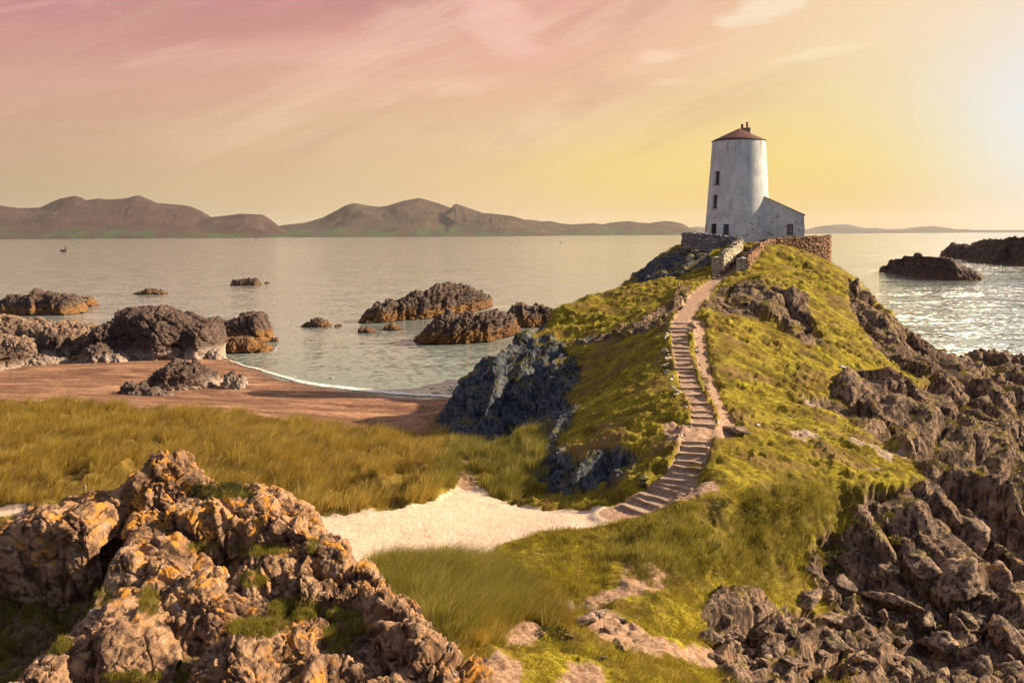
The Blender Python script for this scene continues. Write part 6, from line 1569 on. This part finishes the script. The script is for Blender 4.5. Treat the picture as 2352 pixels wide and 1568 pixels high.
# leafy cushions: each a thing of its own
def bush_mesh(name, seed, n=420, leaf=0.13, flat=0.75, up=0.3):
    r = np.random.default_rng(seed)
    d = r.normal(size=(n, 3)); d /= np.linalg.norm(d, axis=1)[:, None]; d[:, 2] = np.abs(d[:, 2])
    lob = 1 + 0.35 * fbm(d * 1.7 + seed, 3, seed)
    c = d * (r.uniform(0.55, 1.0, n) ** 0.5 * lob)[:, None] * np.array([1, 1, flat])
    a = r.normal(size=(n, 3)) * 0.7 + d * 0.6 + np.array([0, 0, up]); a /= np.linalg.norm(a, axis=1)[:, None]
    b = np.cross(a, r.normal(size=(n, 3))); b /= np.linalg.norm(b, axis=1)[:, None]
    s = leaf * r.uniform(0.5, 1.3, n)[:, None]
    V = np.stack([c - b * s * 0.35, c + b * s * 0.35, c + a * s + b * s * 0.12, c + a * s - b * s * 0.12], 1).reshape(-1, 3)
    F = np.arange(n * 4).reshape(-1, 4)
    t = np.zeros((n, 4, 4)); t[:, :, 0] = r.random(n)[:, None]; t[:, :, 1] = r.random(n)[:, None] * 0.9; t[:, :, 3] = 1
    return np_mesh(name, V, F, {'tint': t.reshape(-1, 4)}, smooth=False)
M['gorse'] = make_grass('gorse_leaves', (0.10, 0.085, 0.008, 1), (0.30, 0.24, 0.015, 1), (0.60, 0.46, 0.03, 1), 0.3)
M['dark_leaf'] = make_grass('dark_leaves', (0.035, 0.045, 0.012, 1), (0.10, 0.11, 0.02, 1), (0.22, 0.20, 0.05, 1), 0.25)
M['red_weed'] = make_grass('red_weed', (0.10, 0.03, 0.012, 1), (0.28, 0.09, 0.03, 1), (0.40, 0.18, 0.07, 1), 0.2)
BM = [bush_mesh('bush', 500 + k) for k in range(4)]
def put_bush(X, Y, w, label, mat, group=None, k=0, name='bush', cat='bush', hz=1.0, dmin=19, on_rock=False):
    if on_rock:
        p, nn = cast(X, Y)
        if p is None: return
        x, y, z = p
    else:
        x, y = hit(X, Y, dmin); z = ground_at(x, y)
    s = w / FOC * y / 2; o = bpy.data.objects.new(name, BM[k % 4]); col.objects.link(o)
    o.location = (x, y, z - 0.1 * s); o.scale = (s, s, s * hz); o.rotation_euler = (0, 0, k * 1.7)
    if not o.data.materials: o.data.materials.append(None)
    o.material_slots[0].link = 'OBJECT'; o.material_slots[0].material = mat
    tag(o, label, cat, group)
gb = 'small yellow-green bushes on the right-hand cliffs'
rb = random.Random(21)
bl = [(1865, 1145, 40), (1935, 1330, 34), (1880, 1300, 40), (1830, 1290, 34), (2050, 1250, 52), (2125, 1290, 40), (2160, 1100, 40), (2120, 1060, 40), (2265, 1140, 46), (2230, 1110, 30), (2300, 1180, 44), (2340, 1160, 40), (2190, 1290, 30), (2085, 1365, 34), (2000, 1400, 34), (1960, 1385, 40), (1905, 1395, 34), (2160, 1235, 30),
      (2200, 1080, 30), (1875, 1350, 34), (2240, 1205, 36), (2290, 1400, 20), (2060, 1440, 26), (1990, 1445, 26), (1940, 1460, 24), (2160, 1440, 24), (2310, 1250, 30), (1720, 1395, 22), (1790, 1420, 20), (2040, 1180, 36), (2080, 1150, 30),
      (2020, 1060, 22), (2100, 985, 30), (2150, 960, 28), (2180, 995, 26), (2220, 940, 26), (1985, 930, 22), (2030, 1000, 24), (2095, 880, 30), (2070, 850, 34), (2055, 795, 22), (2080, 770, 20), (2110, 830, 24), (2030, 790, 18), (1975, 985, 22), (1890, 945, 24), (2250, 1000, 22), (2190, 870, 30), (2240, 880, 24)]
for i, (X, Y, w) in enumerate(bl):
    put_bush(X, Y, w, 'yellow-green bushy cushion rooted in a crack of the brown cliff on the right', M['gorse'], gb, i, hz=0.8)
for i in range(34):
    X = rb.uniform(1560, 2010); Y = rb.uniform(1160, 1335)
    put_bush(X, Y, rb.uniform(26, 60), 'dull green bushy clump among the long grass below the meadow brow', M['gorse'] if i % 3 else M['dark_leaf'], 'bushy clumps below the meadow brow', i, hz=0.7)
for X, Y, w, lab, mt in [(1600, 1072, 46, 'yellow-green bush left of the lower stair flight', M['gorse']), (1340, 1108, 34, 'small bright green bush on the dark spur', M['gorse']), (1110, 1085, 90, 'straw-tinted bush beside the sandy gap to the beach', M['gorse']),
                       (1262, 1455, 90, 'round dark green bush at the edge of the worn gully', M['dark_leaf']), (1300, 1500, 40, 'smaller dark bush below the round one in the gully', M['dark_leaf']), (1712, 572, 22, 'dark shrub against the grey wall under the tower', M['dark_leaf']), (1738, 575, 26, 'second dark shrub by the grey wall, next to the left gate wall', M['dark_leaf']),
                       (1838, 568, 18, 'little shrub at the foot of the reddish retaining wall', M['dark_leaf'])]:
    put_bush(X, Y, w, lab, mt, None, int(X), hz=0.8)
for X, Y, w, lab in [(1214, 1152, 34, 'left clump of dead red-brown weeds on the pale sand edge'), (1255, 1166, 30, 'right clump of dead red-brown weeds on the pale sand edge')]:
    put_bush(X, Y, w, lab, M['red_weed'], None, int(X), name='dead_weeds', cat='weeds', hz=0.9)
for zx, zy_, w, lab in [(2750 / 1.0, 0, 0, '')][:0]: pass
put_bush(*[(1740) * 0.3662, 1004.9 + 705 * 0.3662], 34, 'dark green cushion plant on the right flank of the knoll', M['dark_leaf'], None, 3, hz=0.8, on_rock=True)
put_bush(510 * 0.3662, 1004.9 + 985 * 0.3662, 40, 'dark green cushion plant at the mouth of the cleft', M['dark_leaf'], None, 1, hz=1.0, on_rock=True)
def sedge():   # dark rosette of blades on top of the knoll
    r = np.random.default_rng(12); P = []
    for _ in range(420):
        X = r.uniform(445, 582); Y = 1128 - 22 * math.sin((X - 445) / 137 * math.pi) * 0.4 + r.normal(2, 9)
        p, nn = cast(X, Y)
        if p is not None and p.y < 18: P.append(tuple(p))
    P = np.array(P); per = 4; n = len(P) * per; base = np.repeat(P, per, 0) + r.normal(0, 0.015, (n, 3)) - np.array([0, 0, 0.02])
    tint = np.stack([r.random(n), r.random(n) * 0.85], 1)
    o = blades('sedge_clump', base, r.uniform(0.04, 0.15, n), r.uniform(0.008, 0.014, n), r.normal(0, 0.9, (n, 2)), np.full(n, .7), tint, M['dark_leaf'], 'dark spiky sedge clump on top of the knoll beside its peak', 'plant', 3)
    o['kind'] = 'thing'
sedge()

# posts of an old fence
M['post'] = simple_mat('weathered_post', (0.30, 0.22, 0.16), 0.9, 0.4, 9, 0.02)
def post(X, Yt, Yb, D, lab, lean=0.0):
    b = at(X, Yb, D); t = at(X, Yt, D); h = t.z - b.z
    mb = MB(); w = 0.055
    mb.tube([(0, 0, -0.5), (lean * 0.5, 0, h * 0.5), (lean, 0, h - 0.02), (lean, 0.0, h)], [w, w, w * 0.95, w * 0.6], 9)
    o = mb.build('fence_post', M['post']); o.location = b; tag(o, lab, 'post', 'posts of the old dune fence')
post(1034, 1006, 1046, 52, 'taller grey post standing below the dark cliff')
post(1025, 1027, 1056, 50, 'shorter grey post left of the taller one by the cliff', 0.03)
post(196.5, 1113, 1150, 39, 'lone pale post among the left dunes above the lichened boulder')

# boats
M['hull'] = simple_mat('dark_hull', (0.10, 0.085, 0.08), 0.5, 0.2, 1)
M['mast'] = simple_mat('wooden_mast', (0.30, 0.14, 0.12), 0.5, 0.2, 1)
M['sail'] = simple_mat('maroon_sail', (0.10, 0.012, 0.04), 0.8, 0.2, 1)
def hull_mesh(L, B, H):
    V = []; F = []; ns = 14; prof = [(0.0, -0.35), (0.55, -0.25), (0.85, 0.25), (1.0, 1.0)]
    for i in range(ns + 1):
        u = i / ns; b = math.sin(min(1, (u * 1.15 + 0.02)) * math.pi / 2) ** 0.8 * (1 - 0.25 * max(0, u - 0.6)); sheer = 0.30 * (1 - u) ** 2 + 0.05 * u
        for s in (-1, 1):
            for w, z in (prof if s < 0 else prof[::-1]):
                V.append(((u - 0.5) * L - (0.35 * z * (1 - u) ** 3 * L * 0.12), s * w * b * B / 2, (z + sheer * max(z, 0)) * H))
    m = 8
    for i in range(ns):
        for k in range(m - 1): F.append((i * m + k, i * m + k + 1, (i + 1) * m + k + 1, (i + 1) * m + k))
        F.append((i * m + 7, i * m, (i + 1) * m, (i + 1) * m + 7))
    F.append(tuple(range(m))[::-1]); F.append(tuple(range(ns * m, ns * m + m)))
    return V, F
def sailboat():
    p = atz(146, 578, 0.0); k = p.y / FOC      # metres per photo unit here
    L = 16.2 * k * 0.9; root = empty('sailing_boat', p); tag(root, 'small two-masted sailing boat with a dark maroon mizzen sail', 'sailing boat')
    mb = MB(); mb.add(*hull_mesh(L, L * 0.3, 4.4 * k * 0.8)); mb.build('hull', M['hull'], root)
    top = 3.6 * k
    def X(px): return (px - 1060) / 19.6 * 0.5742 * k
    def Z(py): return (1100 - py) / 19.6 * 0.5742 * k
    for x, y0, y1, r in ((980, 1000, 350, 0.02), (1225, 960, 625, 0.014)):
        m_ = MB(); m_.tube([(X(x), 0, Z(y0)), (X(x - 5), 0, Z(y1))], [r * L * 0.6, r * L * 0.35], 7); m_.build('mast', M['mast'], root)
    b = MB(); b.tube([(X(985), 0, Z(910)), (X(1175), 0, Z(935))], [0.022 * L, 0.016 * L], 6); b.build('furled_boom', M['hull'], root)
    c = MB(); c.box((X(1150), 0, Z(985)), (X(1230) - X(1090), L * 0.16, 1.6 * k)); c.build('cabin', M['hull'], root)
    s = MB(); V = [(X(1228), 0.02, Z(640)), (X(1180), 0.25, Z(800)), (X(1200), 0.2, Z(935)), (X(1295), -0.1, Z(920)), (X(1262), -0.15, Z(780)), (X(1225), 0.35, Z(850))]
    V2 = [(a, b_ - 0.06, c_) for a, b_, c_ in V]
    F = [(0, 1, 5), (1, 2, 5), (2, 3, 5), (3, 4, 5), (4, 0, 5)]
    s.add(V + V2, F + [tuple(i + 6 for i in f[::-1]) for f in F] + [(i, (i + 1) % 5, (i + 1) % 5 + 6, i + 6) for i in range(5)]); s.build('mizzen_sail', M['sail'], root)
    st_ = MB(); st_.tube([(X(850), 0, Z(950)), (X(975), 0, Z(360))], [0.006 * L] * 2, 4); st_.build('forestay', M['mast'], root)
sailboat()
for X_, Y_, w, lab in ((587, 550, 4.6, 'tiny dark motor boat below the left end of the middle mountains'), (1288, 557.5, 4.4, 'tiny dark open boat on the water left of the tower')):
    p = atz(X_, Y_, 0.0); k = p.y / FOC; root = empty('motor_boat', p); tag(root, lab, 'boat', 'boats far out')
    mb = MB(); mb.add(*hull_mesh(w * k, w * k * 0.35, 0.75 * k)); mb.build('hull', M['hull'], root)
    c = MB(); c.box((0.3 * k, 0, 1.2 * k), (1.4 * k, 0.9 * k, 1.2 * k)); c.build('cabin', M['hull'], root)

# gulls
M['gull_white'] = simple_mat('gull_white', (0.75, 0.72, 0.68), 0.8, 0.1, 9); M['gull_grey'] = simple_mat('gull_grey', (0.30, 0.30, 0.32), 0.8, 0.1, 9); M['bill'] = simple_mat('gull_bill', (0.5, 0.3, 0.05), 0.6, 0.1, 9)
def gull(p, label, rz, s=1.0):
    root = empty('gull', p, rz); tag(root, label, 'gull', 'gulls on shore and rocks')
    def loft(rings, n=10):
        V = []; F = []
        for (x, z, rw, rh) in rings:
            for k in range(n):
                t = 2 * math.pi * k / n; V.append((x * s, math.cos(t) * rw * s, (z + math.sin(t) * rh) * s))
        for i in range(len(rings) - 1):
            for k in range(n): F.append((i * n + k, i * n + (k + 1) % n, (i + 1) * n + (k + 1) % n, (i + 1) * n + k))
        F.append(tuple(range(n))[::-1]); F.append(tuple(range((len(rings) - 1) * n, len(rings) * n)))
        mb = MB(); mb.add(V, F); return mb
    body = loft([(-0.30, 0.20, 0.01, 0.008), (-0.20, 0.20, 0.045, 0.04), (-0.06, 0.20, 0.085, 0.08), (0.06, 0.22, 0.085, 0.09), (0.14, 0.27, 0.055, 0.06), (0.165, 0.33, 0.042, 0.04), (0.19, 0.375, 0.048, 0.045), (0.225, 0.38, 0.035, 0.03), (0.245, 0.375, 0.012, 0.01)])
    body.build('body', M['gull_white'], root, True)
    for sy in (-1, 1):
        w = loft([(-0.34, 0.22, 0.008, 0.01), (-0.2, 0.225, 0.02, 0.035), (-0.02, 0.235, 0.028, 0.06), (0.09, 0.24, 0.012, 0.03)])
        w.v = [(x, y + sy * 0.07 * s, z) for x, y, z in w.v]; w.build('wing', M['gull_grey'], root, True)
        l = MB(); l.tube([(0.0, sy * 0.03 * s, 0), (0.0, sy * 0.03 * s, 0.13 * s)], [0.008 * s, 0.01 * s], 5); l.build('leg', M['bill'], root)
    b = MB(); b.tube([(0.24 * s, 0, 0.375 * s), (0.30 * s, 0, 0.362 * s)], [0.013 * s, 0.005 * s], 5); b.build('bill', M['bill'], root)
for X_, Y_, lab, rz in ((679.5, 876.5, 'white gull standing at the edge of the surf', 2.0), (763, 886, 'second gull at the surf, further right', 0.4)):
    x, y = hit(X_, Y_, 60); gull(Vector((x, y, max(0.02, ground_at(x, y)))), lab, rz, 1.15)
def gull_on(px, py, lab, rz):     # on the highest point of the rock under that spot
    best = None
    for o in col.objects:
        if o.name.startswith('sea_rock') and o.type == 'MESH':
            n = len(o.data.vertices); a = np.empty(n * 3, np.float32); o.data.vertices.foreach_get('co', a); a = a.reshape(-1, 3) + np.array(o.location)
            sx = a[:, 0] / a[:, 1] * FOC + 1176
            k = np.nonzero(np.abs(sx - px) < 1.2)[0]
            if len(k):
                t = k[a[k, 2].argmax()]; q = a[t]; pyq = 539 + (15 - q[2]) / q[1] * FOC
                if abs(pyq - py) < 26 and (best is None or abs(pyq - py) < best[0]): best = (abs(pyq - py), Vector([float(v) for v in q]))
    if best: gull(best[1] - Vector((0, 0, 0.02)), lab, rz, 1.2)
gull_on(195, 682, 'gull perched on the ledge behind the left island', 1.0)
gull_on(218, 694, 'gull perched at the very tip of the left island', 0.2)
gull_on(364, 665, 'gull perched on the flat brown skerry', 2.6)

# things left on the turf
def picnic():
    x, y = hit(1941, 851, 30); z = ground_at(x, y); kk = y / FOC
    mt = [simple_mat('white_cloth', (0.8, 0.76, 0.72), 0.8, 0.1, 6), simple_mat('yellow_bag', (0.70, 0.72, 0.02), 0.6, 0.2, 6), simple_mat('dark_bag', (0.05, 0.015, 0.012), 0.7, 0.2, 6)]
    V = []; F = []; n = 22; m = 8
    for j in range(m):
        for i in range(n):
            u = i / (n - 1) - .5; v = j / (m - 1) - .5
            V.append((u * 0.78, v * 0.6, 0.05 + 0.05 * math.sin(u * 19 + v * 4) + 0.18 * math.exp(-((u + 0.15) / 0.13) ** 2 - (v / .3) ** 2)))
    for j in range(m - 1):
        for i in range(n - 1): F.append((j * n + i, j * n + i + 1, (j + 1) * n + i + 1, (j + 1) * n + i))
    mb = MB(); mb.add(V, F); o = mb.build('blanket', mt[0], smooth=True); o.location = (x - 0.1, y, z + 0.02); tag(o, 'crumpled white blanket on the turf by the right rocks', 'blanket')
    def bag(name, x, y, z, s, mat, lab, cat):
        me = block_mesh(name, 900 + int(s * 50), 3, 0.9, 10); o = link(name, me, mat); o.location = (x, y, z + s * 0.5); o.scale = (s, s * 0.7, s * 0.8); tag(o, lab, cat)
        st = MB(); st.tube([(-0.4, 0, 0.6), (-0.25, 0, 0.95), (0.1, 0, 1.0), (0.35, 0, 0.6)], [0.06] * 4, 6); st.build('strap', mat, o)
    bag('bag', x + 0.42, y, z, 0.17, mt[1], 'bright yellow bag beside the white blanket', 'bag')
    x2, y2 = hit(1925 - 3, 849.5, 30)
    bag('rucksack', x2 - 0.35, y2, ground_at(x2 - 0.35, y2), 0.13, mt[2], 'small dark rucksack alone on the turf left of the blanket', 'rucksack')
picnic()
# ------------------------------------------------------------------ sea air
def build_haze():
    m = bpy.data.materials.new('sea_haze'); m.use_nodes = True; nt = NT(m.node_tree); nt.n.clear()
    out = nt.new('ShaderNodeOutputMaterial'); v = nt.new('ShaderNodeVolumePrincipled')
    v.inputs['Color'].default_value = (0.92, 0.90, 0.88, 1); v.inputs['Density'].default_value = HAZE
    v.inputs['Anisotropy'].default_value = 0.2
    nt.l.new(v.outputs[0], out.inputs['Volume'])
    mb = MB(); z0, z1 = -8.0, 700.0
    mb.box((0, 22000, (z0 + z1) / 2), (50000, 45000, z1 - z0))
    o = mb.build('haze', m); tag(o, kind='stuff')
HAZE = 1.2e-5
build_haze()
